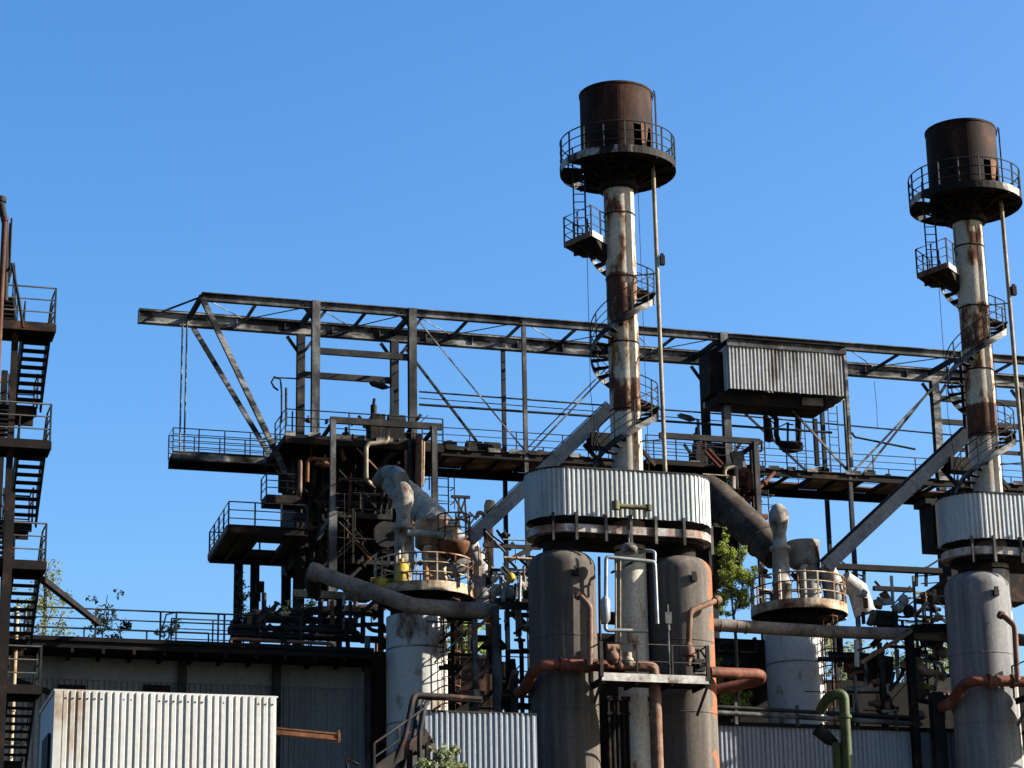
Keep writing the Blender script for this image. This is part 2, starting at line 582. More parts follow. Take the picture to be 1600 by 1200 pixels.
# ================================================================ chimneys
def chimney(label):
    c = Vector((3.88, 80.16, 0))
    t = thing('chimney', label, 'chimney', c, 'rust capped chimneys with spiral stairs')
    zp = 33.98
    # shaft with seam rings
    s = MB().cyl(c, .535, 0, zp + .1, 40)
    sh = s.build('shaft', SHAFT, t)
    for z in (20.2, 22.75, 25.15, 27.55, 29.95, 32.3):
        MB().lathe(c, [(.536, z - .03), (.556, z - .025), (.556, z + .025), (.536, z + .03)], 40).build('seam_flange', CAPR, sh)
    # wind shield cap, open topped, two torn openings low on its side
    zt = at(963, 126, c.y - 1.29, 0).z
    m = MB()
    n = 72
    zb, zo = zp + .16, zp + 1.38
    bands = [(zb, zo), (zo, zt)]
    for bi, (a, b) in enumerate(bands):
        for k in range(n):
            d0, d1 = 360 * k / n - 180, 360 * (k + 1) / n - 180
            mid = (d0 + d1) / 2 + 90
            if bi == 0 and (24 < mid < 39 or 51 < mid < 66):
                continue
            m.add([pol(c, 1.29, d0, a), pol(c, 1.29, d1, a), pol(c, 1.29, d1, b), pol(c, 1.29, d0, b)], [(0, 1, 2, 3)], True)
            m.add([pol(c, 1.26, d0, a), pol(c, 1.26, d1, a), pol(c, 1.26, d1, b), pol(c, 1.26, d0, b)], [(3, 2, 1, 0)], True)
    m.lathe(c, [(1.255, zt - .06), (1.255, zt + .01), (1.315, zt + .01), (1.315, zt - .06), (1.29, zt - .06)], n, smooth=False)
    m.lathe(c, [(1.291, zb + .0), (1.31, zb + .02), (1.31, zb + .1), (1.291, zb + .12)], n)
    m.lathe(c, [(1.26, zb), (.5, zb + .01)], n)
    m.lathe(c, [(.53, zb), (.53, zb + 1.5), (1.26, zb + 2.0)], n)
    cap = m.build('wind_shield', CAPR, t)
    # bent flap between the openings
    f = MB()
    f.hexa([pol(c, 1.30, -50, zo - .75), pol(c, 1.30, -41, zo - .75), pol(c, 1.27, -41, zo - .75), pol(c, 1.27, -50, zo - .75),
            pol(c, 1.38, -54, zo + .02), pol(c, 1.38, -38, zo + .02), pol(c, 1.33, -38, zo + .02), pol(c, 1.33, -54, zo + .02)])
    f.build('torn_flap', RUSTB, cap)
    l = MB()
    a = -14
    l.tube([pol(c, 1.30, a, zt - .25), pol(c, 1.38, a, zt + .02), pol(c, 1.42, a, zt - .05), pol(c, 1.42, a, zb + .1)], .025, 6)
    l.tube([pol(c, 1.30, a + 10, zt - .25), pol(c, 1.38, a + 10, zt + .02), pol(c, 1.42, a + 10, zt - .05), pol(c, 1.42, a + 10, zb + .1)], .025, 6)
    z = zb + .3
    while z < zt - .2:
        l.tube([pol(c, 1.42, a, z), pol(c, 1.42, a + 10, z)], .016, 5)
        z += .3
    l.build('cap_ladder', DARKG, cap)
    # platform
    p = MB()
    skip = {(0, 11), (0, 12), (1, 13), (0, 13), (1, 9)}
    for ri, (ra, rb) in enumerate(((.55, 1.3), (1.3, 2.05))):
        for k in range(24):
            if (ri, k) in skip:
                continue
            a0, a1 = k * 15 - 3, k * 15 + 12 - (.6 if (k * 7 + ri) % 5 == 0 else 0)
            poly = [pol(c, ra, a0, zp), pol(c, rb, a0, zp), pol(c, rb, (a0 + a1) / 2, zp), pol(c, rb, a1, zp), pol(c, ra, a1, zp)]
            p.prism(poly, .06)
    pf = p.build('platform_floor', DARK, t)
    for k in range(12):
        a = k * 30 + 10
        b = MB().beam(pol(c, .53, a, zp - .06), pol(c, 2.02, a, zp - .06), .06, .10)
        b.beam(pol(c, .53, a, zp - .55), pol(c, 1.5, a, zp - .1), .05, .06)
        b.build('bracket', DARK, pf)
    b = MB()
    b.lathe(c, [(1.28, zp - .1), (1.33, zp - .1), (1.33, zp - .01), (1.28, zp - .01), (1.28, zp - .1)], 40)
    b.lathe(c, [(.54, zp - .75), (.70, zp - .72), (.70, zp - .62), (.56, zp - .12), (.56, zp - .02)], 36)
    b.build('collar', DARK, pf)
    e = MB()
    e.lathe(c, [(2.03, zp - .06), (2.06, zp - .06), (2.06, zp + .21), (2.03, zp + .21), (2.03, zp - .06)], 48, smooth=False)
    e.build('toe_plate', RIM, pf)
    round_rail(c, 2.03, zp + .1, 1.02, 17).build('railing', RAILM, t)
    # landing below the platform, with its ladder
    zl = at(953, 379, c.y, 0).z
    A, B, Cc = atz(882, 381, zl), atz(924, 362, zl), atz(953, 379, zl)
    D = A + Cc - B
    lf = MB().prism([A, B, Cc, D], -.14)
    lf.beam(A.lerp(D, .5) - Z * .2, Cc - Z * .2, .08, .12)
    lf.hexa([A.lerp(B, .7) - Z * .55 + (Cc - B) * .7, Cc - Z * .9, Cc - Z * .9 + (D - Cc) * .05, D - Z * .3 + (B - A) * .4,
             A.lerp(B, .4) - Z * .14, B - Z * .14 + (Cc - B) * .2, Cc - Z * .14, D - Z * .14])
    land = lf.build('landing', DARK, t)
    o = (B - D).normalized()
    MB().beam(B + (B - A).normalized() * .03 - Z * .06, Cc + (B - A).normalized() * .03 - Z * .06, .04, .22).build('edge_plate', WHITEP, land)
    MB().beam(A + (B - Cc).normalized() * .03 - Z * .06, B + (B - Cc).normalized() * .03 - Z * .06, .04, .2).build('edge_plate', BRNP, land)
    rl = MB().rail([D, A, B, Cc], .98, 3, gap=.6)
    rl.build('landing_railing', RAILM, land)
    q = A.lerp(B, .42) + (Cc - B) * .25
    MB().ladder(q, Vector((q.x, q.y, zp + .9)), Vector((1, 0, 0)), .40, .28, .028).build('ladder', RAILM, t)
    # spiral stair, two turns, clockwise on the way down
    pitch, ri, ro = 4.13, .545, 1.13
    a_s, a_e = 178., -545.
    zf = lambda a: zl - .02 - (a_s - a) / 360 * pitch
    st = MB()
    na = 160
    for k in range(na):
        a, b2 = a_s + (a_e - a_s) * k / na, a_s + (a_e - a_s) * (k + 1) / na
        st.hexa([pol(c, ro, a, zf(a) - .17), pol(c, ro, b2, zf(b2) - .17), pol(c, ro + .025, b2, zf(b2) - .17), pol(c, ro + .025, a, zf(a) - .17),
                 pol(c, ro, a, zf(a) + .07), pol(c, ro, b2, zf(b2) + .07), pol(c, ro + .025, b2, zf(b2) + .07), pol(c, ro + .025, a, zf(a) + .07)])
    stair = st.build('spiral_stair', GIRD, t)
    k = 0
    a = a_s - 9
    while a > a_e + 6:
        w = 8.0
        MB().prism([pol(c, ri, a - w, zf(a)), pol(c, ro, a - w, zf(a)), pol(c, ro, a + w, zf(a)), pol(c, ri, a + w, zf(a))], -.045).build('tread', DARK, stair)
        a -= 18
        k += 1
    for aa in (6, -354):
        MB().prism([pol(c, ri, aa - 22, zf(aa) + .05), pol(c, ro + .06, aa - 15, zf(aa) + .05), pol(c, ro + .06, aa + 15, zf(aa) + .05), pol(c, ri, aa + 22, zf(aa) + .05)], -.05).build('rest_plate', RUSTB, stair)
    hr = MB()
    for h in (.32, .62, .95):
        hr.tube([pol(c, ro, a_s + (a_e - a_s) * k / 100, zf(a_s + (a_e - a_s) * k / 100) + h) for k in range(101)], .022 if h > .9 else .016, 6)
    for k in range(21):
        a = a_s + (a_e - a_s) * k / 20
        hr.beam(pol(c, ro, a, zf(a)), pol(c, ro, a, zf(a) + .95), .04, .04)
    hr.build('handrail', RAILM, t)
    # drain pipe, junction box and cables
    x1 = at(1021, 280, c.y - .45, 0)
    d = MB().tube([Vector((x1.x, x1.y, zp)), Vector((x1.x + .04, x1.y, 22.35))], .075, 10)
    for z in (24, 27, 30):
        d.beam((x1.x + .02, x1.y, z), (c.x + .45, c.y - .25, z), .04, .04)
    dp = d.build('drain_pipe', TANP, t)
    j = MB().box((x1.x + .2, x1.y, at(1029, 407, c.y - .45, 0).z), .16, .16, .34)
    j.box((x1.x + .2, x1.y, at(1029, 407, c.y - .45, 0).z + .2), .1, .1, .1)
    j.build('junction_box', DARK, dp)
    cb = MB()
    p1 = at(915, 300, c.y + .2, 0)
    cb.tube([Vector((p1.x, p1.y, zp)), Vector((p1.x - .02, p1.y, 26)), Vector((p1.x + .2, p1.y, 23))], .011, 5)
    p1 = at(997, 300, c.y + .9, 0)
    cb.tube([Vector((p1.x, p1.y, zp)), Vector((p1.x + .05, p1.y, 23))], .011, 5)
    cb.build('lightning_cable', DARK, t)
    return t


ch1 = chimney('tall peeling chimney with brown rusted cap, the one left of the corrugated crane cabin')
SHIFT = Vector((12.99, 3.90, 0))
ch2 = dup(ch1, SHIFT, 'tall peeling chimney with brown rusted cap at the right edge of the photo')


# ================================================================ twin vessels, housing, balcony, pipes (one unit, copied for the second)
unit = []
hc = at(966, 790, 79)
hc = Vector((hc.x, hc.y, 0))
LH, RH = 2.03, 1.19


def stadium(c, L, r, n=14):
    out = [c - UX * L + NX * r]
    for k in range(n + 1):
        a = math.pi * k / n
        out.append(c + UX * L + NX * r * math.cos(a) + UX * r * math.sin(a))
    for k in range(n + 1):
        a = math.pi * k / n
        out.append(c - UX * L - NX * r * math.cos(a) - UX * r * math.sin(a))
    return out[:-1]


zht = at(985, 736, 77.77).z
zhb = at(985, 811, 77.77).z
t = thing('oval_housing', 'oval corrugated metal housing on top of the twin vessels under the left chimney', 'housing', (hc.x, hc.y, zhb - .6), 'oval corrugated housings')
unit.append(t)
w = MB().corr(stadium(hc, LH, RH), zhb, zht, .168, .032, True, ragged=.03)
w.build('corrugated_wall', CLAD, t)
lid = MB().prism([q + Z * (zht - .10) for q in stadium(hc, LH, RH - .02)], .05)
lid.build('lid', DARK, t)
MB().prism([q + Z * (zhb + .15) for q in stadium(hc, LH, RH - .03)], .05).build('inner_floor', DARK, t)
rim = MB()
sp = stadium(hc, LH, RH + .03)
for i in range(len(sp)):
    rim.beam(sp[i] + Z * (zht + .01), sp[(i + 1) % len(sp)] + Z * (zht + .01), .05, .05)
rim.build('top_rim', DARKG, t)
zr1, zr0 = at(986, 823, 77.77).z, at(986, 835, 77.77).z
MB().prism([q + Z * zr0 for q in stadium(hc, LH, RH + .01)], zr1 - zr0).build('base_ring', mat('rust_white_ring', [(.34, (.20, .075, .04)), (.46, (.34, .24, .19)), (.58, (.55, .52, .49)), (.7, (.28, .12, .07))], 1.5, (1, 1, 1), rough=.7), t)
MB().prism([q + Z * (zr0 - .14) for q in stadium(hc, LH - .1, RH - .16)], .145).build('base_beam', DARK, t)
for px, sgn in ((846, 0), (901, 1), (947, 1), (986, 1), (1025, 1), (1069, 1)):
    q = at(px, 830, 77.70) if sgn else hc - UX * (LH + .62) + NX * 1.03
    MB().beam(Vector((q.x, q.y, zr0 - .30)), Vector((q.x, q.y, zhb + .12)), .09, .08, NX).build('ring_post', GPOST, t)
q = hc + UX * (LH + 1.17) + NX * .35
MB().beam(Vector((q.x, q.y, zr0 - .35)), Vector((q.x, q.y, zhb + .12)), .1, .09, NX).build('ring_post', GPOST, t)
# pipe stub on the housing front and lamp under the ring
s = MB()
zc = at(985, 793, 77.5).z
p1, p2 = at(962, 793, 77.4), at(1013, 795, 77.4)
s.tube([Vector((p1.x, p1.y, zc)), Vector((p2.x, p2.y, zc))], .085, 10)
for f_ in (.15, .5, .72, .92):
    q = p1.lerp(p2, f_)
    s.beam(Vector((q.x, q.y, zc)), Vector((q.x, q.y, zhb)), .05, .05)
s.cyl(Vector((p1.x, p1.y, 0)), .13, zc - .12, zc + .16, 12)
s.cyl(Vector((p2.x, p2.y, 0)), .11, zc - .1, zc + .1, 12)
s.build('pipe_stub', mat('olive_pipe', [(.3, (.05, .04, .02)), (.6, (.16, .15, .07))], 2), t)

zsh = at(884, 878, 77.8).z
vess = []
for i, sgn in enumerate((-1, 1)):
    vc = hc + UX * (2.07 * sgn)
    lab = ('brown grey vertical vessel, left one under the middle oval housing', 'brown grey vertical vessel with orange rust down its right edge, under the middle oval housing')[i]
    v = thing('process_vessel', lab, 'vessel', (vc.x, vc.y, 0), 'tall brown vessels under the oval housings')
    prof = [(1.13, 0), (1.13, zsh)]
    for k in range(1, 9):
        a = math.pi / 2 * k / 8
        prof.append((.55 + .58 * math.cos(a), zsh + .55 * math.sin(a)))
    prof.append((.001, zsh + .56))
    vm_ = VESS if i == 0 else mat('rust_edged_vessel_skin', [(.30, (.17, .075, .04)), (.37, (.09, .074, .061)), (.5, (.128, .109, .092)), (.60, (.165, .142, .121)), (.72, (.22, .192, .166))], 1.3, (2.4, 2.4, .11), rough=.85, grain=.16, bump=.12, side=(vc, Vector((1, -.12, 0)), 1.84, 1.93, (.36, .12, .055)))
    MB().lathe(vc, prof, 48).build('shell', vm_, v)
    MB().cyl(vc, .62, zsh + .45, zr0 - .12, 24).build('neck', DARK, v)
    for z in (zsh - 2.4, zsh - 4.8, zsh - 7.2, zsh - 9.6):
        MB().lathe(vc, [(1.129, z - .02), (1.142, z - .018), (1.142, z + .018), (1.129, z + .02)], 48).build('weld_band', VESS, v)
    a = -90 + 22
    lg = MB()
    q = pol(vc, 1.12, a, zsh - .25)
    d = (q - Vector((vc.x, vc.y, q.z))).normalized()
    lg.beam(q - Z * .1, q + d * .12 - Z * .1, .2, .2)
    lg.beam(q + d * .1 - Z * .2, q + d * .1 + Z * .12, .16, .05, d)
    lg.build('lifting_lug', DARK, v)
    unit.append(v)
    vess.append(vc)
vl, vr = vess

# balcony
F0, F1 = at(940, 1053, 76.4), at(1107, 1068, 76.4)
zbal = (F0.z + F1.z) / 2
F0.z = F1.z = zbal
B0, B1 = F0 - NX * 1.25, F1 - NX * 1.25
t = thing('balcony', 'steel balcony with white edged floor across the front of the middle twin vessels', 'balcony', (F0 + F1) / 2 - NX * .6, 'balconies on the twin vessels')
unit.append(t)
fl = MB().prism([F0, F1, B1, B0], -.08)
for f_ in (.02, .33, .66, .98):
    a, b = F0.lerp(F1, f_), B0.lerp(B1, f_)
    fl.beam(a - Z * .14, b - Z * .14, .08, .12)
fl.build('floor', DARK, t)
MB().beam(F0 + NX * .02 + Z * .01, F1 + NX * .02 + Z * .01, .03, .26).build('toe_plate', WHITEP, t)
rb = MB().rail([B0, F0, F1, B1], 1.12, 2, .026, 1.25)
rb.build('railing', DARKG, t)
for a, b in ((F0, -1), (F1, 1)):
    MB().beam(a - Z * .1, a - NX * 1.15 - Z * .95, .07, .07).build('brace', GPOST, t)
for q in (F0, F1):
    MB().beam(q + Z * .0, q + Z * 1.15, .11, .11).build('corner_post', DARKG, t)

# red pipes wrapping the vessels
zrp = at(860, 1036, 77.3).z
a = hc - UX * 3.5 + NX * .1
b = hc - UX * 3.45 + NX * 1.45
pts = [Vector((a.x, a.y, zrp - .62)) - NX * .6, Vector((a.x, a.y, zrp - .62)) + UX * .02, Vector((b.x, b.y, zrp - .02)), Vector((hc.x, hc.y, zrp)) - UX * 1.2 + NX * 1.50, Vector((hc.x, hc.y, zrp - .08)) - UX * .5 + NX * 1.5]
m = MB().pipe(pts, .19, .5, 14)
for f_ in (.35, .75):
    q = pts[2].lerp(pts[3], f_)
    d = (pts[3] - pts[2]).normalized()
    m.tube([q - d * .04, q + d * .04], .25, 14)
unit.append(single(m, 'red_pipe', REDP, 'thick red pipe bent around the left side of the middle left vessel', 'pipe', 'red pipes around the vessels'))
zr2 = at(1150, 1052, 77.3).z
e1 = at(1183, 1052, 78.4)
pts = [at(1108, 1050, 77.6), at(1150, 1052, 77.9), at(1190, 1053, 78.3), at(1188, 1064, 79.4), at(1112, 1079, 79.8)]
m = MB().pipe(pts, .18, .4, 14)
unit.append(single(m, 'red_pipe', REDP, 'thick red pipe with a tight U bend sticking out right of the middle twin vessels', 'pipe', 'red pipes around the vessels'))
p0 = at(1023, 1068, 76.95)
m = MB().tube([Vector((p0.x, p0.y, 0)), Vector((p0.x, p0.y, zbal + .25))], .20, 14)
m.tube([Vector((p0.x, p0.y, zbal + .1)), Vector((p0.x, p0.y, zbal + .18))], .28, 14)
m.pipe([Vector((p0.x, p0.y, zbal + .2)), Vector((p0.x, p0.y, zbal + .48)), Vector((p0.x, p0.y, zbal + .48)) - UX * 1.1], .17, .25, 12)
unit.append(single(m, 'vertical_pipe', BRNP, 'brown red vertical pipe dropping from under the middle vessel balcony', 'pipe', 'drop pipes under the balconies'))
# small brown steam pipes hugging each vessel
m = MB().pipe([at(904, 931, 77.6), at(909, 934, 77.4), at(922, 948, 77.0), at(922, 1040, 77.0)], .10, .15, 10)
m.tube([at(902, 929.5, 77.6), at(906, 932, 77.5)], .15, 10)
unit.append(single(m, 'steam_pipe', BRNP, 'brown crooked pipe running down the lit flank of the middle left vessel', 'pipe', 'small steam pipes on the vessels'))
m = MB().pipe([at(1121, 938, 77.6), at(1112, 941, 77.3), at(1078, 955, 77.0), at(1076, 1010, 77.0), at(1076, 1040, 77.0)], .10, .2, 10)
m.tube([at(1123, 937, 77.6), at(1117, 939.5, 77.5)], .16, 10)
q = at(1076, 1018, 77.0)
m.tube([q - Z * .15, q + Z * .1, q + Z * .3], [.22, .2, .1], 10)
unit.append(single(m, 'steam_pipe', BRNP, 'rusty bracket shaped pipe crossing the front of the middle right vessel', 'pipe', 'small steam pipes on the vessels'))
# silver instrument pipe frame between the vessels
t = thing('sampling_pipework', 'silver pipe frame with an insulated canister between the middle twin vessels', 'pipework', at(985, 1040, 77.2), 'silver pipe frames between the vessels')
unit.append(t)
MB().pipe([at(1027, 975, 77.2), at(1023, 878, 77.2), at(947, 870, 77.2), at(946, 985, 77.2), at(970, 985, 77.2), at(1012, 986, 77.2)], .065, .12, 10).build('silver_pipe', SILV, t)
MB().tube([at(946, 932, 77.1), at(946, 938, 77.1), at(946, 968, 77.1), at(946, 974, 77.1)], [.07, .16, .16, .07], 14).build('canister', SILV, t)
MB().pipe([at(1023, 878, 77.3), at(1023, 862, 77.3), at(1008, 860, 77.5), at(1000, 864, 78.2)], .06, .1, 10).build('silver_elbow', SILV, t)
for px in (962, 969):
    MB().tube([at(px, 872, 77.5), at(px, 1040, 77.5)], .032, 8).build('thin_pipe', TANP, t)
MB().tube([at(955, 895, 77.6), at(993, 876, 77.6)], .04, 8).build('dark_strut', DARK, t)
MB().tube([at(936, 870, 77.5), at(938, 1030, 77.5)], .05, 8).build('dark_riser', DARK, t)
# lamp under the ring
q = at(983, 858, 77.3)
m = MB().lathe(Vector((q.x, q.y, 0)), [(.001, q.z + .17), (.2, q.z + .17), (.29, q.z + .04), (.26, q.z - .06), (.2, q.z - .14), (.001, q.z - .14)], 20)
m.tube([q + Z * .16, Vector((q.x, q.y, zr0))], .03, 8)
unit.append(single(m, 'floodlight', GIRD, 'round grey floodlight hanging under the ring between the middle twin vessels', 'lamp', 'floodlights under the oval housings'))
# gauge
q = at(1043, 966, 76.9)
m = MB().box(q, .22, .2, .38)
m.tube([q + Z * .18, q + Z * .45], .05, 8)
m.tube([q - Z * .15, q - Z * .42], .08, 8)
m.tube([q - Z * .4, Vector((q.x, q.y, zbal))], .04, 8)
unit.append(single(m, 'gauge', GPOST, 'grey gauge head on a stalk above the right half of the middle balcony', 'gauge', 'gauges above the balconies'))
# valves on the balcony
t = thing('valve_set', 'brown rusted pump and valve bodies standing on the left half of the middle balcony', 'valves', at(975, 1045, 76.9), 'rusted valve sets on the balconies')
unit.append(t)


def ball(mb, c, r, sz=1.0, n=14):
    mb.lathe(c, [(max(.001, r * math.sin(math.pi * k / 8)), -r * sz * math.cos(math.pi * k / 8)) for k in range(9)], n)
    return mb


for px, py, rr, sz in ((957, 1027, .22, 1.2), (981, 1034, .2, 1.1), (968, 1040, .16, 1.0)):
    q = at(px, py, 76.9)
    bm_ = ball(MB(), q, rr, sz)
    bm_.cyl(q * 1, rr * .7, rr * .7, rr * 1.5, 12)
    bm_.build('valve_body', BRNP if px != 981 else TANP, t)
q = at(957, 1013, 76.9)
MB().tube([q - UX * .2, q + UX * .2], .14, 12).build('motor', BRNP, t)
MB().pipe([at(985, 1040, 76.9), at(1010, 1038, 76.9), at(1022, 1044, 76.9), at(1023, 1062, 76.9)], .14, .2, 12).build('outlet_elbow', BRNP, t)
q = at(1092, 1040, 77.0)
m = MB()
m.lathe(q, [(.2, -.02), (.24, 0), (.2, .02)], 20)
vm = MB().tube([q - NX * .2, q + NX * .25], .09, 10).box(q, .35, .25, .4)
vm.tube([q + Z * .2, q + Z * .55], .06, 8)
vm.tube([q + Z * .55 - UX * .25, q + Z * .5 + UX * .1, q + Z * .2 + UX * .3], .05, 8)
vm.tube([q + Z * .05 - UX * .4, q + Z * .05 + UX * .3], .08, 10)
single(vm, 'valve', DARKG, 'dark valve with a bent lever on the right end of the middle balcony', 'valve')

USH = at(1470, 782, 79) - at(823, 740, 79)
USH.z = 0
sub = [('middle', 'right hand')]
relab = {
    'oval_housing': 'oval corrugated metal housing cut by the right edge of the photo, under the right chimney',
    'balcony': 'steel balcony of the right hand twin vessels, at the right edge',
    'vertical_pipe': 'brown red vertical pipe under the right hand vessel balcony, at the right edge',
    'sampling_pipework': 'silver pipe frame of the right hand twin vessels, at the right edge',
}
vn = 0
for o in unit:
    k = o.name.split('.')[0]
    lab = o['label']
    if k == 'oval_housing':
        dup(o, USH, relab[k])
    elif k == 'process_vessel' and vn == 0:
        vn = 1
        v2 = dup(o, USH, 'brown grey vertical vessel under the oval housing at the right edge')
        for ch in v2.children:
            if ch.name.startswith(('shell', 'weld_band')):
                ch.material_slots[0].link = 'OBJECT'
                ch.material_slots[0].material = VESSG
    elif k == 'process_vessel':
        v2 = dup(o, USH, 'brown grey vertical vessel standing just past the right edge of the photo')  # unseen second vessel, added to throw shade on the low walls
        for ch in v2.children:
            if ch.name.startswith(('shell', 'weld_band')):
                ch.material_slots[0].link = 'OBJECT'
                ch.material_slots[0].material = VESSG
    elif k == 'balcony':
        dup(o, USH, relab[k])
    elif k == 'red_pipe' and 'left side' in lab:
        dup(o, USH, 'rusty red pipe crossing the front of the vessel at the right edge')
    elif k == 'steam_pipe' and 'lit flank' in lab:
        dup(o, USH, 'brown crooked pipe on the lit flank of the vessel at the right edge')

# ================================================================ crane runway (two girders on portal frames) and its walkway
YN, YF, ZG, ZD = 90.0, 93.0, 31.80, 26.42
gx = at(650, 500, YN)
t = thing('crane_runway', 'long weathered steel crane runway high across the picture, on upright posts with thin diagonal braces', 'crane runway', (gx.x, gx.y, ZD))
far = lambda px, py, z=ZG: onz(px, py, YF, z)
near = lambda px, py, z=ZG: onz(px, py, YN, z)
a, b = far(217, 490), far(1600, 600)
b = b + (b - a).normalized() * 4
m = MB().ibeam(a, b, .30, .52, .045)
for i in range(1, 22):                                    # web stiffeners
    q = a.lerp(b, i / 22)
    m.beam(q - Z * .22, q + Z * .22, .2, .03, UX)
m.box(a, .04, .3, .54)
m.build('runway_beam', GIRD, t)
m = MB().beam(a + Z * .30, b + Z * .30, .08, .07)
m.build('rail', DARK, t)
a2, b2 = near(315, 461), near(1600, 566)
b2 = b2 + (b2 - a2).normalized() * 4
MB().ibeam(a2, b2, .22, .32, .035).build('edge_beam', GPOST, t)
# transverse struts, gussets and thin lacing rods between the girders
xs = [315, 403, 493, 575, 644, 735, 818, 905, 985, 1060, 1130, 1225, 1320, 1412, 1500, 1590]
axis = (b2 - a2).normalized()
W = (YF - YN) * math.cos(TH)
prev = None
lac = MB()
for i, px in enumerate(xs):
    q = near(px, 461 + (px - 315) * .0815)
    f_ = q - NX * W
    big = px in (315, 493, 644, 985, 1130, 1320, 1500)
    MB().beam(q, f_ + Z * .1, .16 if big else .10, .18 if big else .1).build('cross_strut', GIRD if not big else DARKG, t)
    if prev is not None:
        if i % 2:
            lac.tube([prev[0], f_ + Z * .2], .022, 6)
        else:
            lac.tube([prev[1] + Z * .2, q], .022, 6)
    prev = (q, f_)
q = far(252, 481)
lac.tube([q + Z * .25, near(315, 463)], .04, 6)
lac.build('lacing_rods', GIRD, t)
# posts: (px at girder, plane, section, down to)
posts = [(493, YN, .30, GPOST), (644, YN, .30, GPOST), (1130, YN, .30, GPOST), (1503, YN, .28, GPOST),
         (470, YF, .30, DARKG), (616, YF, .30, DARKG), (1098, YF, .30, DARKG), (1455, YF, .32, GIRD), (1592, YF, .3, GIRD)]
tops = {}
for px, pl, s, mt in posts:
    q = at(px, 540, pl)
    top = Vector((q.x, q.y, ZG + (.16 if pl == YN else -.26)))
    MB().ibeam(Vector((q.x, q.y, ZD - .3 if pl == YN else 19.0)), top, s, s, .045, NX).build('post', mt, t)
    tops[px] = Vector((q.x, q.y, ZG))
    kn = MB()
    zz = top.z - .1
    for sg in (-1, 1):
        kn.beam(Vector((q.x, q.y, zz - .75)), Vector((q.x, q.y, zz)) + UX * .55 * sg, .08, .12)
    kn.build('knee_brace', DARKG, t)
for px, pl, s in ((820, YN, .15), (787, YF, .15), (1320, YN, .15), (1283, YF, .15)):
    q = at(px, 620, pl)
    MB().beam(Vector((q.x, q.y, 0)), Vector((q.x, q.y, ZG)), s, s * 1.1, NX).build('slim_column', GPOST if pl == YN else DARKG, t)
    tops[px] = Vector((q.x, q.y, ZG))


def xm(p, q, dz1, s=.2, mt=DARKG, nm='cross_member'):
    a, b = tops[p] + Z * (dz1 - ZG), tops[q] + Z * (dz1 - ZG)
    MB().beam(a, b, s * .6, s).build(nm, mt, t)


for p, q, py, pl in ((493, 644, 548, YN), (470, 616, 585, YF)):
    xm(p, q, at(p, py, pl).z, .24)
xm(1455, 1592, at(1460, 622, YF).z, .24)
xm(1455, 1592, at(1460, 658, YF).z, .22)
xm(1455, 1592, at(1460, 700, YF).z, .16)


def brace(p, q, s=.07, mt=GIRD):
    MB().beam(p, q, s, s).build('diagonal_brace', mt, t)


zb = ZD + .1
low = lambda px: Vector((tops[px].x, tops[px].y, zb))
brace(at(653, 500, YN), low(820), .045)
brace(at(634, 545, YF), at(745, 690, YF), .09, DARKG)
brace(at(970, 560, YN), low(820) + UX * .2, .07)
brace(at(948, 575, YF), low(787), .05)
brace(at(1140, 535, YN), low(1320), .08)
brace(at(1500, 562, YN), low(1320) + UX * .15, .085)
brace(at(1470, 588, YF), low(1283) + UX * 1.0, .085)
brace(at(1105, 590, YF), low(1283), .08, DARKG)
brace(at(316, 466, YN), at(455, 757, YN), .19, GIRD)
brace(at(302, 512, YF), at(446, 752, YF - .3), .17, GIRD)
for px in (285, 292):
    q = at(px, 520, YF - .4)
    MB().tube([Vector((q.x, q.y, 26.0)), Vector((q.x, q.y, ZG - .2))], .035, 6).build('hanger_rod', GIRD, t)
# loose service pipes strung between the posts
m = MB()
for y0_, yy in ((640, 625), (700, 632), (700, 643)):
    pass
m.tube([at(655, 612, YF), at(1130, 647, YF), at(1600, 690, YF)], .035, 6)
m.tube([at(655, 622, YF + .3), at(1000, 648, YF + .3), at(1140, 659, YF + .3)], .02, 6)
m.tube([at(655, 632, YN + .2), at(950, 652, YN + .2), at(1300, 676, YN + .2)], .05, 6)
m.build('service_pipe', DARKG, t)
m = MB().tube([at(1330, 675, YN + .2), at(1336, 683, YN + .2), at(1430, 702, YN + .2)], .045, 6)
m.build('bent_rod', DARK, t)
m = MB().tube([at(435, 610, YF), at(428, 605, YF), at(424, 597, YF), at(428, 590, YF), at(438, 592, YF), at(440, 612, YF), at(440, 660, YF)], .04, 6)
m.tube([at(447, 606, YF), at(447, 665, YF)], .05, 6)
m.tube([at(428, 588, YF), at(432, 590, YF), at(470, 592, YF)], .03, 6)
m.build('hooked_pipe', DARKG, t)
m = MB().tube([at(1366, 596, YF), at(1370, 640, YF), at(1371, 668, YF)], .012, 5)
m.tube([at(1200, 640, YF), at(1202, 700, YF)], .012, 5)
m.build('loose_cable', DARK, t)

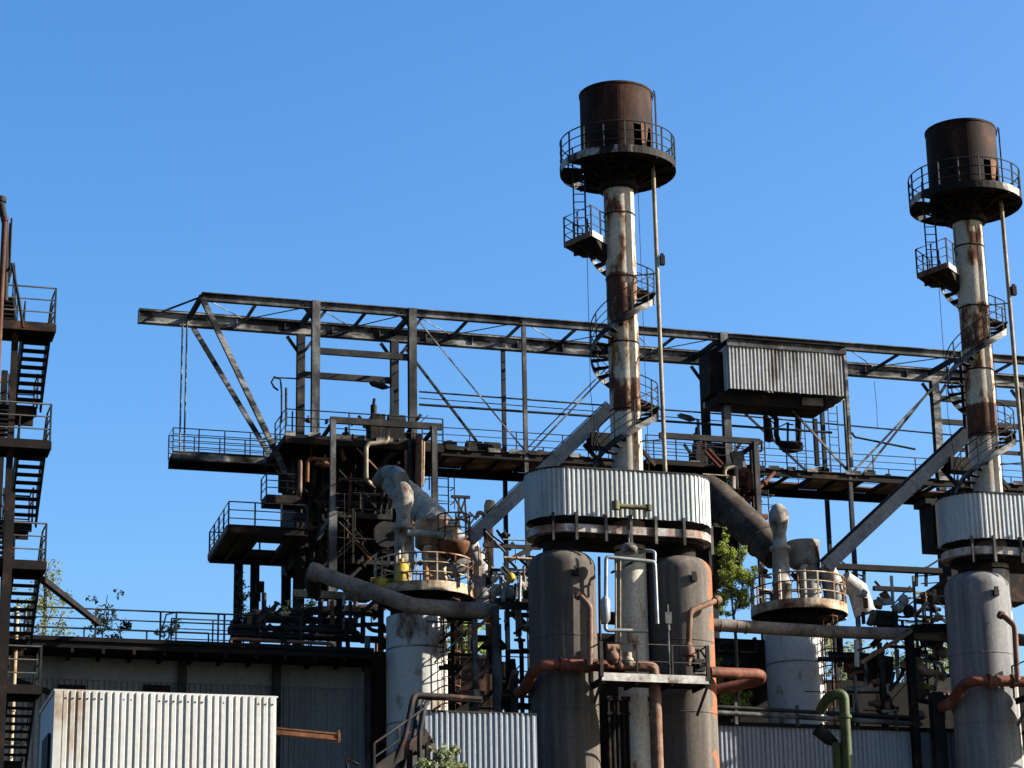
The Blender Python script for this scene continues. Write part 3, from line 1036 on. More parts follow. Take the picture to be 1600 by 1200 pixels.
# walkway deck
a = at(660, 700, YN)
b = at(1377, 742, YN)
A0, A1 = Vector((a.x, a.y, ZD)), Vector((b.x, b.y, ZD))
A1 = A1 + (A1 - A0).normalized() * 9
WD = 2.6 * math.cos(TH)
t = thing('gantry_walkway', 'long rusty walkway below the crane runway, brown underside and thin railings', 'walkway', (A0 + A1) / 2 - NX * WD / 2)
m = MB()
L = (A1 - A0).length
nb = 26
for i in range(nb):
    p, q = A0.lerp(A1, i / nb), A0.lerp(A1, (i + 1) / nb - .0012)
    for j in range(3):
        if random.random() < .05:
            continue
        m.prism([p - NX * WD * j / 3, q - NX * WD * j / 3, q - NX * (WD * (j + 1) / 3 - .02), p - NX * (WD * (j + 1) / 3 - .02)], -random.uniform(.04, .07))
m.build('floor_plates', ORUST, t)
m = MB()
for i in range(nb + 1):
    p = A0.lerp(A1, i / nb)
    m.beam(p - Z * .14, p - NX * WD - Z * .14, .07, .14)
m.build('floor_joists', DARK, t)
MB().ibeam(A0 - Z * .12 + NX * .05, A1 - Z * .12 + NX * .05, .14, .30).build('edge_beam', DARK, t)
MB().ibeam(A0 - Z * .22 - NX * (WD + .05), A1 - Z * .22 - NX * (WD + .05), .14, .34).build('edge_beam', DARK, t)
for i in range(34):
    if random.random() < .75:
        p = A0.lerp(A1, (i + .1) / 34)
        q = A0.lerp(A1, (i + random.uniform(.5, .95)) / 34)
        MB().beam(p + NX * .14 + Z * .05, q + NX * .14 + Z * .05, .02, .16).build('toe_board', GIRD, t)
MB().rail([A0 + Z * .05, A1 + Z * .05], .82, 3, .02, 1.9).build('railing', RAILM, t)
MB().rail([A0 - NX * WD + Z * .05, A1 - NX * WD + Z * .05], 1.0, 3, .018, 1.9).build('railing', RAILM, t)

# left end platforms of the walkway
p0, p1 = at(270, 705, 92.5), at(470, 717, 92.5)
zz = 26.35
P0, P1 = Vector((p0.x, p0.y, zz)), Vector((p1.x, p1.y, zz))
t = thing('end_platform', 'small railed platform hung on two thin rods at the far left end of the runway', 'platform', (P0 + P1) / 2 - NX * .5)
MB().prism([P0, P1, P1 - NX * 1.1, P0 - NX * 1.1], -.12).build('floor', DARK, t)
m = MB().ibeam(P0 + NX * .03 - Z * .12, P1 + NX * .03 - Z * .12, .1, .34)
m.build('edge_beam', GIRD, t)
MB().ibeam(P0 - NX * 1.1 - Z * .2, P1 - NX * 1.1 - Z * .2, .1, .34).build('edge_beam', DARK, t)
MB().rail([P1, P0, P0 - NX * 1.1, P1 - NX * 1.1], .95, 4, .022, 1.0).build('railing', RAILM, t)

# ================================================================ dark bunker house, left
t = thing('bunker_tower', 'large near black bunker house hung with platforms below the left part of the crane runway', 'industrial tower', at(560, 1000, 91))
q0, q1 = at(446, 672, 89.0), at(692, 690, 89.0)
zt = (q0.z + q1.z) / 2 - .1
Q0, Q1 = Vector((q0.x, q0.y, zt)), Vector((q1.x, q1.y, zt))
dp = 4.3
m = MB().prism([Q0, Q1, Q1 - NX * dp, Q0 - NX * dp], -.10)
for i in range(9):
    a = Q0.lerp(Q1, i / 8)
    m.beam(a - Z * .2, a - NX * dp - Z * .2, .1, .22)
for j in range(4):
    m.beam(Q0 - NX * dp * j / 3 - Z * .22, Q1 - NX * dp * j / 3 - Z * .22, .12, .28)
m.build('deck_floor', DARK, t)
for i in range(7):
    a, b = Q0.lerp(Q1, i / 7), Q0.lerp(Q1, (i + random.uniform(.4, .95)) / 7)
    MB().beam(a + NX * .03 + Z * .0, b + NX * .03 + Z * .0, .02, random.uniform(.12, .22)).build('toe_board', GIRD, t)
MB().rail([Q0 - NX * 2.0, Q0, Q1], .95, 3, .024, 1.2).build('railing', RAILM, t)
MB().rail([Q0 - NX * dp, Q1 - NX * dp], 1.0, 3, .022, 1.3).build('railing', RAILM, t)
# hopper walls
zl = at(560, 885, 91).z
h0, h1 = at(462, 800, 90.8), at(646, 800, 90.8)
H0, H1 = Vector((h0.x, h0.y, 0)), Vector((h1.x, h1.y, 0))
m = MB()
for i in range(6):
    a, b = H0.lerp(H1, i / 6), H0.lerp(H1, (i + 1) / 6)
    m.prism([a + Z * zl, b + Z * zl, b - NX * (.06 + .05 * (i % 2)) + Z * zl, a - NX * (.06 + .05 * (i % 2)) + Z * zl], zt - .2 - zl)
m.build('wall_plates', DARK, t)
MB().prism([H0 + Z * zl - NX * .2, H0 + Z * zl + UX * .08 - NX * .2, H0 + Z * zl + UX * .08 - NX * 2.6, H0 + Z * zl - NX * 2.6], zt - .2 - zl).build('wall_plate', DARK, t)
MB().prism([H1 + Z * zl - NX * .2, H1 + Z * zl + UX * .08 - NX * .2, H1 + Z * zl + UX * .08 - NX * 2.6, H1 + Z * zl - NX * 2.6], zt - .2 - zl).build('wall_plate', DARK, t)
MB().prism([H0 + Z * zl - NX * 2.6, H1 + Z * zl - NX * 2.6, H1 + Z * zl - NX * 2.7, H0 + Z * zl - NX * 2.7], zt - .2 - zl).build('wall_plate', DARK, t)
# hopper outlets below
for f_ in (.30, .62):
    c = H0.lerp(H1, f_) - NX * 1.3
    m = MB()
    k = 1.0
    top = [c + UX * sx * k - NX * sy * k + Z * (zl + .02) for sx, sy in ((-1, -1), (1, -1), (1, 1), (-1, 1))]
    bot = [c + UX * sx * .25 - NX * sy * .25 + Z * (zl - 1.1) for sx, sy in ((-1, -1), (1, -1), (1, 1), (-1, 1))]
    m.hexa(bot + top)
    m.build('outlet_cone', DARK, t)
# corner columns to the ground
for a, s in ((H0 + UX * .15 + NX * .1, .32), (H1 - UX * .3 + NX * .12, .3), (H0 - NX * 2.7 + UX * .2, .32), (H1 - NX * 2.7, .32)):
    MB().ibeam(a, a + Z * zt, s, s, .04, NX).build('column', DARK, t)
# wall ribs, ducts and pipes over the dark front
m = MB()
for i in range(1, 9):
    a = H0.lerp(H1, i / 9) + NX * .08
    m.beam(a + Z * zl, a + Z * (zt - .2), .10, .14)
for zz in (zl + .1, zl + 1.6, zl + 2.3, zl + 4.2):
    m.beam(H0 + NX * .1 + Z * zz, H1 + NX * .1 + Z * zz, .16, .16)
for i in range(5):
    a = H0.lerp(H1, random.random()) + NX * .25
    b = H0.lerp(H1, random.random()) + NX * .25
    m.beam(a + Z * (zl + random.uniform(0, 2)), b + Z * (zl + random.uniform(3, 5)), .08, .08)
m.build('wall_ribs', DARKG, t)
# mid gallery
zm = at(560, 806, 89.3).z
g0, g1 = at(520, 806, 89.3), at(612, 811, 89.3)
G0, G1 = Vector((g0.x, g0.y, zm)), Vector((g1.x, g1.y, zm))
gal = MB().prism([G0, G1, G1 - NX * 1.3, G0 - NX * 1.3], -.12).beam(G0 + NX * .05, G1 + NX * .05, .08, .2).build('gallery', DARKG, t)
MB().rail([G0, G1], .8, 3, .025, 1.0).build('gallery_railing', GPOST, gal)
# portal frame in front
p0, p1 = at(520, 655, 88.4), at(678, 668, 88.4)
zp_ = (p0.z + p1.z) / 2
P0, P1 = Vector((p0.x, p0.y, zp_)), Vector((p1.x, p1.y, zp_))
zbm = at(520, 800, 88.4).z
MB().beam(P0 - UX * .1, P1 + UX * .3, .16, .24).build('portal_beam', DARKG, t)
MB().ibeam(Vector((P0.x, P0.y, zbm)), P0, .2, .22, .04, NX).build('portal_column', GPOST, t)
MB().ibeam(Vector((P0.x, P0.y, 14)), Vector((P0.x, P0.y, zbm)), .3, .3, .04, NX).build('portal_column', GPOST, t)
MB().ibeam(Vector((P1.x, P1.y, 18)), P1, .2, .22, .04, NX).build('portal_column', GPOST, t)
MB().beam(P0 - Z * .1, at(497, 694, 89.6), .12, .12).build('strut', DARKG, t)
MB().beam(P1 - Z * .1, at(650, 705, 89.6), .12, .12).build('strut', DARKG, t)
MB().beam(at(515, 812, 88.4), at(492, 848, 89.0), .12, .14).build('strut', GPOST, t)
MB().beam(at(545, 835, 89.5), at(580, 875, 89.5), .09, .09).build('strut', RUSTB, t)
for pts, r_, mt in (([at(606, 660, 88.6), at(606, 691, 88.6), at(572, 694, 88.6), at(572, 750, 88.6), at(585, 760, 89)], .085, TANP),
                    ([at(655, 680, 88.8), at(654, 770, 88.8)], .14, BRNP), ([at(640, 690, 89), at(641, 775, 89)], .10, DARKG),
                    ([at(662, 690, 88.8), at(661, 755, 88.8)], .05, TANP), ([at(634, 695, 89), at(634, 740, 89)], .06, BRNP),
                    ([at(492, 690, 90), at(490, 760, 90)], .07, DARKG), ([at(625, 700, 89.2), at(600, 720, 89.2), at(592, 800, 89.6)], .11, DARK),
                    ([at(490, 860, 89.6), at(487, 880, 89.6)], .06, DARKG), ([at(530, 690, 89.4), at(538, 720, 89.4)], .09, RUSTB),
                    ([at(548, 740, 89.6), at(545, 800, 89.6)], .05, RUSTB), ([at(470, 760, 89.8), at(500, 790, 89.8), at(500, 870, 89.8)], .08, DARKG)):
    MB().pipe(pts, r_, .2, 10).build('pipe', mt, t)
c = at(600, 838, 89.6)
m = MB().tube([c - NX * .6, c + NX * .3], .42, 18)
m.tube([c + NX * .28, c + NX * .34], .5, 18)
m.build('duct_end', DARKG, t)

# lattice ladder cages right of the bunker
for k, (px, ya, yb, pl, lab) in enumerate(((662, 732, 765, 92, 'short dark caged ladder just right of the dark bunker house, upper of two'),
                                           (692, 735, 800, 91.2, 'dark caged ladder beside the grey portal column, right of the dark bunker house'))):
    q = at(px, yb, pl)
    z1 = at(px, ya, pl).z
    b_ = Vector((q.x, q.y, q.z))
    e = Vector((q.x, q.y, z1))
    m = MB().ladder(b_, e, UX, .45, .3, .028)
    z_ = b_.z + .3
    while z_ < z1:
        m.tube([Vector((q.x, q.y, z_)) - UX * .3, Vector((q.x, q.y, z_)) - UX * .33 + NX * .5, Vector((q.x, q.y, z_)) + UX * .33 + NX * .5, Vector((q.x, q.y, z_)) + UX * .3], .022, 5)
        z_ += .55
    for d in (-.33, .33):
        m.tube([b_ + UX * d + NX * .5, e + UX * d + NX * .5], .02, 5)
    single(m, 'caged_ladder', DARKG, lab, 'ladder')

# platforms left of the bunker
n1 = at(357, 822, 88.6)
zz = n1.z
n2 = onz(480, 829, 88.6, zz)
f1 = atz(327, 868, zz)
dv = (f1 - n1)
t = thing('side_platform', 'large dark railed platform low on the left of the bunker house, carried on dark columns', 'platform', (n1 + n2) / 2 + dv / 2)
f2 = n2 + dv
m = MB()
hole = lambda u, v: n1 + (n2 - n1) * u + dv * v
rects = [(0, 0, 1, .42), (0, .42, .42, .72), (.80, .42, 1, .72), (0, .72, 1, 1)]
for ua, va, ub, vb in rects:
    m.prism([hole(ua, va), hole(ub, va), hole(ub, vb - .003), hole(ua, vb - .003)], -.07)
for u in (0, .2, .42, .80, 1):
    m.beam(hole(u, 0) - Z * .14, hole(u, 1) - Z * .14, .1, .18)
m.build('floor', DARK, t)
MB().ibeam(n1 - Z * .1 + NX * .05, n2 - Z * .1 + NX * .05, .12, .3).build('edge_beam', DARK, t)
MB().ibeam(f1 - Z * .12, f2 - Z * .12, .12, .32).build('edge_beam', DARK, t)
MB().beam(n1 - Z * .06 - UX * .04, f1 - Z * .06 - UX * .04, .06, .2).build('toe_board', BRNP, t)
MB().rail([f2, f1, n1, n2], .92, 3, .028, 1.15).build('railing', RAILM, t)
for px in (371, 392):
    q = atz(px, 878, zz - .2)
    q = q - (dv.normalized()) * (.3 if px == 371 else 1.0)
    MB().ibeam(Vector((q.x, q.y, 0)), Vector((q.x, q.y, zz - .22)), .3, .3, .045, NX).build('column', DARK, t)
q = at(466, 900, 91)
MB().ibeam(Vector((q.x, q.y, 0)), Vector((q.x, q.y, zz - .1)), .34, .34, .045, NX).build('column', DARK, t)
q = at(447, 880, 92.5)
MB().beam(Vector((q.x, q.y, 15)), Vector((q.x, q.y, zz - .1)), .04, .04).build('thin_rod', DARK, t)
q = at(406, 917, 91.5)
m = MB().box(q, .30, .2, .40)
m.tube([q - Z * .15, q - Z * .55], .04, 6)
single(m, 'control_box', DARK, 'small dark box on a stalk between the columns under the low left platform', 'box')

a0, a1 = at(416, 772, 89.2), at(470, 776, 89.2)
zz = a0.z
A0_, A1_ = Vector((a0.x, a0.y, zz)), Vector((a1.x, a1.y, zz))
t = thing('side_platform', 'smallest dark railed platform on the left of the bunker house, above the large low one', 'platform', (A0_ + A1_) / 2)
MB().prism([A0_, A1_, A1_ - NX * 1.0, A0_ - NX * 1.0], -.30).build('floor', DARK, t)
MB().rail([A0_ - NX * 1.0, A0_, A1_], .8, 3, .025, .9).build('railing', RAILM, t)
m = MB()
q = at(441, 757, 89.8)
m.tube([q - Z * .3, q + Z * .35], .16, 12)
m.tube([q + UX * .35 - Z * .3, q + UX * .35 + Z * .2], .12, 12)
m.build('small_motor', DARK, t)

# ---------------------------------------------------------------- things standing on the upper deck
def hoist_pole(px, base_y, top_y, pl, lab):
    q = at(px, base_y, pl)
    zt_ = at(px, top_y, pl).z
    t = thing('lamp_pole', lab, 'lamp', q, 'lamp poles on the upper deck')
    b_ = Vector((q.x, q.y, ZD + .1))
    e = Vector((q.x, q.y, zt_))
    MB().tube([b_, b_.lerp(e, .4), e], [.13, .09, .06], 10).build('pole', PALEG, t)
    h = e - UX * .15
    m = MB()
    m.tube([e, h + Z * .02], .04, 8)
    m.tube([h, h - UX * .18 + Z * .03, h - UX * .62 + Z * .12, h - UX * .72 + Z * .13], [.06, .13, .11, .03], 10)
    m.build('lamp_head', GIRD, t)


hoist_pole(612, 665, 606, 90.4, 'lamp pole with cobra head on the deck between the left portal posts of the runway')
hoist_pole(1092, 690, 656, 91.4, 'lamp pole with cobra head standing left of the corrugated crane cabin')


def drive(px, py, pl, lab, s=1.0):
    q = at(px, py, pl)
    b_ = Vector((q.x, q.y, ZD - .05))
    t = thing('winch_drive', lab, 'machine', b_, 'dark drives on the upper deck')
    m = MB().box(b_ + Z * .35 * s, 1.3 * s, .8, .7 * s)
    m.box(b_ + Z * .85 * s - UX * .3, .5 * s, .5, .4 * s)
    m.build('gearbox', DARK, t)
    m = MB().tube([b_ + Z * .9 * s + UX * .1, b_ + Z * .9 * s + UX * .75], .22 * s, 14)
    m.build('motor', DARKG, t)
    m = MB().tube([b_ + Z * .7 - UX * .45 * s, b_ + Z * 1.45 * s - UX * .45 * s], .12, 10)
    m.tube([b_ + Z * 1.45 * s - UX * .45 * s, b_ + Z * 1.7 * s - UX * .42 * s], .06, 8)
    m.build('vent_stack', DARKG, t)
    m = MB().beam(b_ + Z * .1 + UX * .6 + NX * .3, b_ + Z * 1.1 + UX * 1.3 + NX * .3, .1, .12)
    m.beam(b_ + Z * .2 - UX * .6 + NX * .3, b_ + Z * .9 - UX * 1.1 + NX * .3, .08, .1)
    m.build('lever_arm', DARK, t)


drive(602, 668, 89.4, 'dark winch drive on the deck of the bunker house between the two portal posts')
drive(1105, 695, 90.4, 'dark winch drive on the walkway left of the corrugated crane cabin')

for px, py, lab in ((740, 680, 'round dark motor drum on the walkway, nearer to the black bunker house'), (768, 686, 'round dark motor drum lying on the walkway, nearer to the left chimney')):
    q = at(px, py, 90.8)
    q.z = ZD + .32
    m = MB().tube([q - UX * .3, q + UX * .3], .3, 16)
    m.box(q - Z * .22, .5, .4, .16)
    m.tube([q + UX * .3, q + UX * .42], .1, 10)
    single(m, 'motor_drum', DARK, lab, 'machine', 'motor drums on the walkway')

# ================================================================ crane cabin with hanging grab
YC = 89.2
tl, tr = at(1137, 542, YC), at(1319, 553, YC)
bl = at(1140, 606, YC)
zr, zt2, zb2 = at(1137, 530, YC).z, (tl.z + tr.z) / 2, (bl.z + at(1318, 622, YC).z) / 2
t = thing('crane_cabin', 'stained corrugated crane cabin hanging on the runway right of the left chimney', 'crane cabin', (tl + tr) / 2 + Z * (zb2 - zt2))
c0, c1 = Vector((tl.x, tl.y, 0)), Vector((tr.x, tr.y, 0))
dpt = 2.1
MB().corr([c0, c1, c1 - NX * dpt, c0 - NX * dpt], zb2, zt2 + .05, .155, .05, closed=True, ragged=.04).build('corrugated_wall', CLADR, t)
m = MB()
MB().box((c0 + c1) / 2 + NX * .06 + Z * ((zr + zt2) / 2), (c1 - c0).length + .1, .08, zr - zt2).build('fascia', GPOST, t)
m.corr([c0 + NX * .25 - UX * .1, c1 + NX * .25 + UX * .1], 0, 1, .15, .0)
rf = MB()
nrf = 64
vs, fs = [], []
for i in range(nrf + 1):
    x = c0.lerp(c1, i / nrf)
    z_ = zr + .02 + (.045 if i % 2 else 0)
    vs += [x + NX * .2 + Z * z_, x - NX * (dpt + .2) + Z * (z_ + .12), x + NX * .2 + Z * (z_ - .02), x - NX * (dpt + .2) + Z * (z_ + .10)]
for i in range(nrf):
    a = 4 * i
    fs += [(a, a + 4, a + 5, a + 1), (a + 2, a + 3, a + 7, a + 6), (a, a + 2, a + 6, a + 4)]
rf.add(vs, fs)
rf.build('corrugated_roof', DARKG, t)
d0 = at(1098, 610, 91.2)
MB().prism([c0 - UX * .62 - NX * .5 + Z * (zb2 - .1), c0 - UX * .03 - NX * .5 + Z * (zb2 - .1), c0 - UX * .03 - NX * 1.6 + Z * (zb2 - .1), c0 - UX * .62 - NX * 1.6 + Z * (zb2 - .1)], zt2 - zb2).build('end_annex', DARK, t)
zub = at(1200, 634, 89.6).z
ub = MB().prism([c0 - UX * .4 - NX * .4 + Z * zub, c1 - UX * .75 - NX * .4 + Z * zub, c1 - UX * .75 - NX * 1.7 + Z * zub, c0 - UX * .4 - NX * 1.7 + Z * zub], zb2 - zub + .1)
ub.build('machine_floor', DARK, t)
MB().box(c1 - UX * 1.35 - NX * .35 + Z * (zub + .28), .9, .1, .32).build('cover_plate', PIPEG, t)
MB().beam(c1 + NX * .02 + Z * (ZD + .1) + UX * .02, c1 + NX * .02 + Z * (zr), .12, .12, NX).build('corner_post', GIRD, t)
q0_ = at(1300, 628, 90.5)
MB().ladder(Vector((q0_.x, q0_.y, ZD)), Vector((q0_.x, q0_.y, zb2)), UX, .4, .3, .022).build('ladder', RAILM, t)
q0_ = at(1287, 640, 91.5)
MB().ladder(Vector((q0_.x - 1.0, q0_.y, ZD)), Vector((q0_.x - 1.0, q0_.y, zub)), UX, .4, .3, .022).build('ladder', RAILM, t)
for px, yb_, w_ in ((1197, 690, .12), (1277, 728, .16), (1246, 690, .08), (1207, 645, .2)):
    q = at(px, yb_, 91)
    MB().beam(Vector((q.x, q.y, q.z)), Vector((q.x, q.y, zub)), w_, w_, NX).build('hanging_beam', DARK, t)
t = thing('grab_bucket', 'dark grab bucket hanging on curved arms under the crane cabin', 'grab bucket', at(1236, 705, 91))
m = MB()
q = at(1236, 697, 91)
m.tube([q - UX * .45, q + UX * .45], .2, 14)
m.lathe(q - Z * .05, [(.001, -.22), (.35, -.16), (.5, .05), (.42, .16), (.001, .18)], 16)
m.build('bucket', DARK, t)
for pts, r_ in (([at(1205, 645, 91), at(1213, 655, 91), at(1213, 680, 91), at(1218, 695, 91)], .11), ([at(1247, 645, 91), at(1250, 670, 91), at(1248, 693, 91)], .08),
                ([at(1231, 660, 91), at(1231, 692, 91)], .05), ([at(1199, 655, 91), at(1204, 690, 91)], .14)):
    MB().tube(pts, r_, 10).build('arm', DARK, t)
MB().tube([at(1196, 648, 91), at(1215, 668, 91), at(1228, 662, 91), at(1240, 664, 91)], .03, 6).build('hose', DARK, t)

dk = [DARK, DARK, DARK, DARKG, DARKG, RUSTB]
tower = [o for o in COL.objects if o.name == 'bunker_tower'][0]
clutter(tower, (462, 690, 650, 885), (88.9, 90.4), 46, dk + [BRNP, PALEG], 3, (.4, 2.2), (.03, .09))
clutter(tower, (455, 655, 690, 690), (89.2, 91), 16, dk, 4, (.3, .9), (.04, .10))
clutter(tower, (480, 735, 600, 880), (88.6, 89.2), 14, dk, 5, (.5, 2.4), (.03, .05), ('rod', 'beam', 'pipe'))
walk = [o for o in COL.objects if o.name == 'gantry_walkway'][0]
rn = random.Random(8)
for i in range(34):
    q = A0.lerp(A1, rn.uniform(.01, .75)) - NX * rn.uniform(.2, 2.0) + Z * .1
    if i % 3:
        h_ = rn.uniform(.12, .35)
        m = MB().box(q + Z * h_ / 2, rn.uniform(.25, .8), rn.uniform(.2, .4), h_)
        m.box(q + Z * (h_ + .04), .2, .15, .08)
        m.build('equipment_box', rn.choice([DARK, DARKG, GPOST]), walk)
    else:
        l_ = rn.uniform(.5, 1.6)
        m = MB().tube([q - UX * l_ + Z * .1, q + UX * l_ + Z * .1], .07, 8)
        m.tube([q - UX * .05 + Z * .1, q + UX * .05 + Z * .1], .12, 10)
        m.build('pipe', rn.choice([DARK, DARKG, RUSTB]), walk)

# ================================================================ round kiln heads
def kiln(c, S, lab):
    """c: foot of the axis; S: (platform z)"""
    t = thing('kiln_head', lab, 'kiln', c, 'white kiln tanks with round railed platforms')
    z = S
    tc = c - UX * .26
    tank = MB().cyl(tc, 1.06, 0, z - .85, 48).build('tank', TANK, t)
    for zz in (z - 2.0, z - 4.6, z - 7.2):
        MB().lathe(tc, [(1.058, zz - .03), (1.075, zz - .028), (1.075, zz + .028), (1.058, zz + .03)], 48).build('tank_band', PALEG, tank)
    MB().cyl(c, 1.0, z - .9, z - .1, 36).build('tank_neck', DARK, t)
    fl = MB().cyl(c, 1.74, z - .16, z, 48)
    f = fl.build('platform', DARK, t)
    MB().lathe(c, [(1.72, z - .2), (1.76, z - .2), (1.76, z + .14), (1.72, z + .14), (1.72, z - .2)], 48, smooth=False).build('toe_plate', CREAM, f)
    for k in range(10):
        a = k * 36
        MB().beam(pol(c, .9, a, z - .7), pol(c, 1.7, a, z - .2), .06, .08).build('bracket', DARK, f)
    round_rail(c, 1.72, z + .12, 1.0, 15, n=3, tr=.032).build('platform_railing', CREAM, f)
    # inner column with wider head drum
    ic = c + UX * .42 + NX * .1
    MB().cyl(ic, .42, z, z + 1.7, 28).build('inner_column', CREAM, t)
    MB().lathe(ic, [(.43, z + 1.25), (.50, z + 1.28), (.50, z + 1.42), (.43, z + 1.45)], 28).build('column_flange', PALEG, t)
    dc = c + UX * .28 + NX * .05
    MB().lathe(dc, [(.01, z + 1.62), (.45, z + 1.62), (.58, z + 1.72), (.58, z + 2.55), (.6, z + 2.6), (.01, z + 2.6)], 30).build('head_drum', CREAM, t)
    # bulb topped exhaust pipe
    pc = c - UX * .86 + NX * .55
    MB().lathe(pc, [(.34, z), (.34, z + .8), (.36, z + .8), (.36, z + .95), (.32, z + .95), (.30, z + 2.1), (.38, z + 2.12), (.38, z + 2.25), (.27, z + 2.28), (.24, z + 2.72),
                    (.37, z + 3.2), (.36, z + 3.5), (.24, z + 3.72), (.12, z + 3.85), (.001, z + 3.86)], 26).build('bulb_pipe', GREYC, t)
    # white side pipe
    MB().pipe([pol(c, .2, 0, z + 1.5) + NX * .6 - UX * .1, pol(c, .2, 0, z + 1.5) + NX * .75 - UX * .32, pol(c, .2, 0, z) + NX * .75 - UX * .32], .11, .2, 12).build('white_pipe', CREAM, t)
    MB().pipe([pol(c, .2, 0, z) + NX * .9 - UX * 1.3, pol(c, .2, 0, z + 1.3) + NX * .9 - UX * 1.3], .05, .1, 8).build('thin_pipe', TANK, t)
    # ladder with cage down the tank
    q = tc + UX * .95 + NX * .75
    l = MB().ladder(Vector((q.x, q.y, z - 4.8)), Vector((q.x, q.y, z)), UX - NX * .4, .45, .3, .026)
    zz = z - 4.0
    while zz < z - .3:
        l.tube([Vector((q.x, q.y, zz)) + UX * .3 * math.cos(R(a_)) * 1.2 + NX * .65 * math.sin(R(a_)) for a_ in range(0, 181, 30)], .022, 5)
        zz += .6
    for a_ in (40, 90, 140):
        l.tube([Vector((q.x, q.y, zz_)) + UX * .36 * math.cos(R(a_)) + NX * .65 * math.sin(R(a_)) for zz_ in (z - 4.0, z - .3)], .018, 5)
    l.build('caged_ladder', RUSTB, t)
    return t


k1 = at(662, 929, 84.2)
k2 = at(1249, 961, 84.2)
zk1, zk2 = k1.z, k2.z
ka = kiln(Vector((k1.x, k1.y, 0)), zk1, 'flaking white kiln tank with round platform and rusty head, left of the middle twin vessels')
kb = dup(ka, Vector((k2.x - k1.x, k2.y - k1.y, 0)), 'white kiln tank with round platform and bulb topped pipe, right of the middle twin vessels')
for o in kb.children:
    if o.name.split('.')[0] in ('head_drum', 'inner_column', 'white_pipe', 'column_flange'):
        o.material_slots[0].link = 'OBJECT'
        o.material_slots[0].material = GREYC
# yellow drum and small half round platform only the left kiln has
q = at(628, 918, 83.1)
m = MB().lathe(Vector((q.x, q.y, 0)), [(.001, zk1 + .02), (.24, zk1 + .02), (.26, zk1 + .1), (.24, zk1 + .75), (.12, zk1 + .85), (.001, zk1 + .85)], 18)
m.tube([Vector((q.x, q.y, zk1 + .8)), Vector((q.x, q.y, zk1 + 1.0))], .07, 8)
single(m, 'yellow_drum', YEL, 'yellow drum standing on the left kiln platform by the exhaust pipe', 'drum')
q = at(597, 918, 83.6)
m = MB().lathe(Vector((q.x, q.y, 0)), [(.001, zk1 + .02), (.3, zk1 + .02), (.3, zk1 + .3), (.12, zk1 + .42), (.001, zk1 + .42)], 18)
m.tube([Vector((q.x, q.y, zk1 + .3)) - UX * .4, Vector((q.x, q.y, zk1 + .3)) + UX * .4], .09, 10)
single(m, 'yellow_valve', YEL, 'low yellow valve body at the left end of the left kiln platform', 'valve')
pc = at(709, 853, 83.4)
t = thing('basket_platform', 'small rusty round basket platform right of the left kiln head', 'platform', pc)
pcz = Vector((pc.x, pc.y, 0))
MB().lathe(pcz, [(.001, pc.z - .42), (.42, pc.z - .36), (.58, pc.z - .02), (.60, pc.z + .1), (.57, pc.z + .1), (.55, pc.z), (.001, pc.z)], 28).build('dish', RUSTB, t)
round_rail(pcz, .56, pc.z + .05, 1.02, 9, n=2, tr=.03).build('cage_railing', RUSTB, t)
m = MB()
m.tube([Vector((pc.x, pc.y, pc.z)) - UX * .1, Vector((pc.x, pc.y, pc.z + .5)) - UX * .1], .2, 12)
ball(m, Vector((pc.x, pc.y, pc.z + .55)) - UX * .1, .24)
m.build('inlet_dome', CREAM, t)
m = MB().pipe([at(636, 832, 83.2), at(690, 836, 83.2), at(700, 842, 83.2), at(702, 856, 83.4)], .13, .2, 12)
single(m, 'feed_pipe', PALEG, 'short pale pipe crossing in front of the left kiln head', 'pipe')

# inclined duct into each kiln and elbows
m = MB().tube([at(612, 752, 86.6), at(640, 778, 86), at(672, 806, 85.3), at(702, 834, 84.6), at(718, 850, 84.3)], [.45, .52, .52, .46, .34], 22)
for i in range(6):
    a, b = at(640, 778, 86), at(702, 834, 84.6)
    q = a.lerp(b, i / 5)
    d = (b - a).normalized()
    m.tube([q - d * .05, q + d * .05], .545 if i < 4 else .50, 22)
single(m, 'inclined_duct', PALEG, 'pale grey ribbed duct sloping down to the right behind the left kiln bulb pipe', 'duct')
m = MB().pipe([at(592, 752, 88.1), at(602, 738, 87), at(620, 739, 85.8), at(628, 749, 85)], .27, .45, 18)
q, d = at(602, 738, 87), UX
single(m, 'duct_elbow', PALEG, 'pale green grey pipe elbow above the left kiln bulb pipe', 'pipe')
m = MB().tube([at(1106, 766, 88.1), at(1120, 778, 87), at(1165, 820, 85.8), at(1215, 868, 84.6)], [.60, .66, .66, .60], 24)
for f_ in (.25, .5, .75):
    q = at(1120, 778, 87).lerp(at(1215, 868, 84.6), f_)
    d = (at(1215, 868, 84.6) - at(1120, 778, 87)).normalized()
    m.tube([q - d * .05, q + d * .05], .69, 24)
single(m, 'inclined_duct', DUCTB, 'thick dark duct sloping down to the right into the right kiln, beside the housing', 'duct')

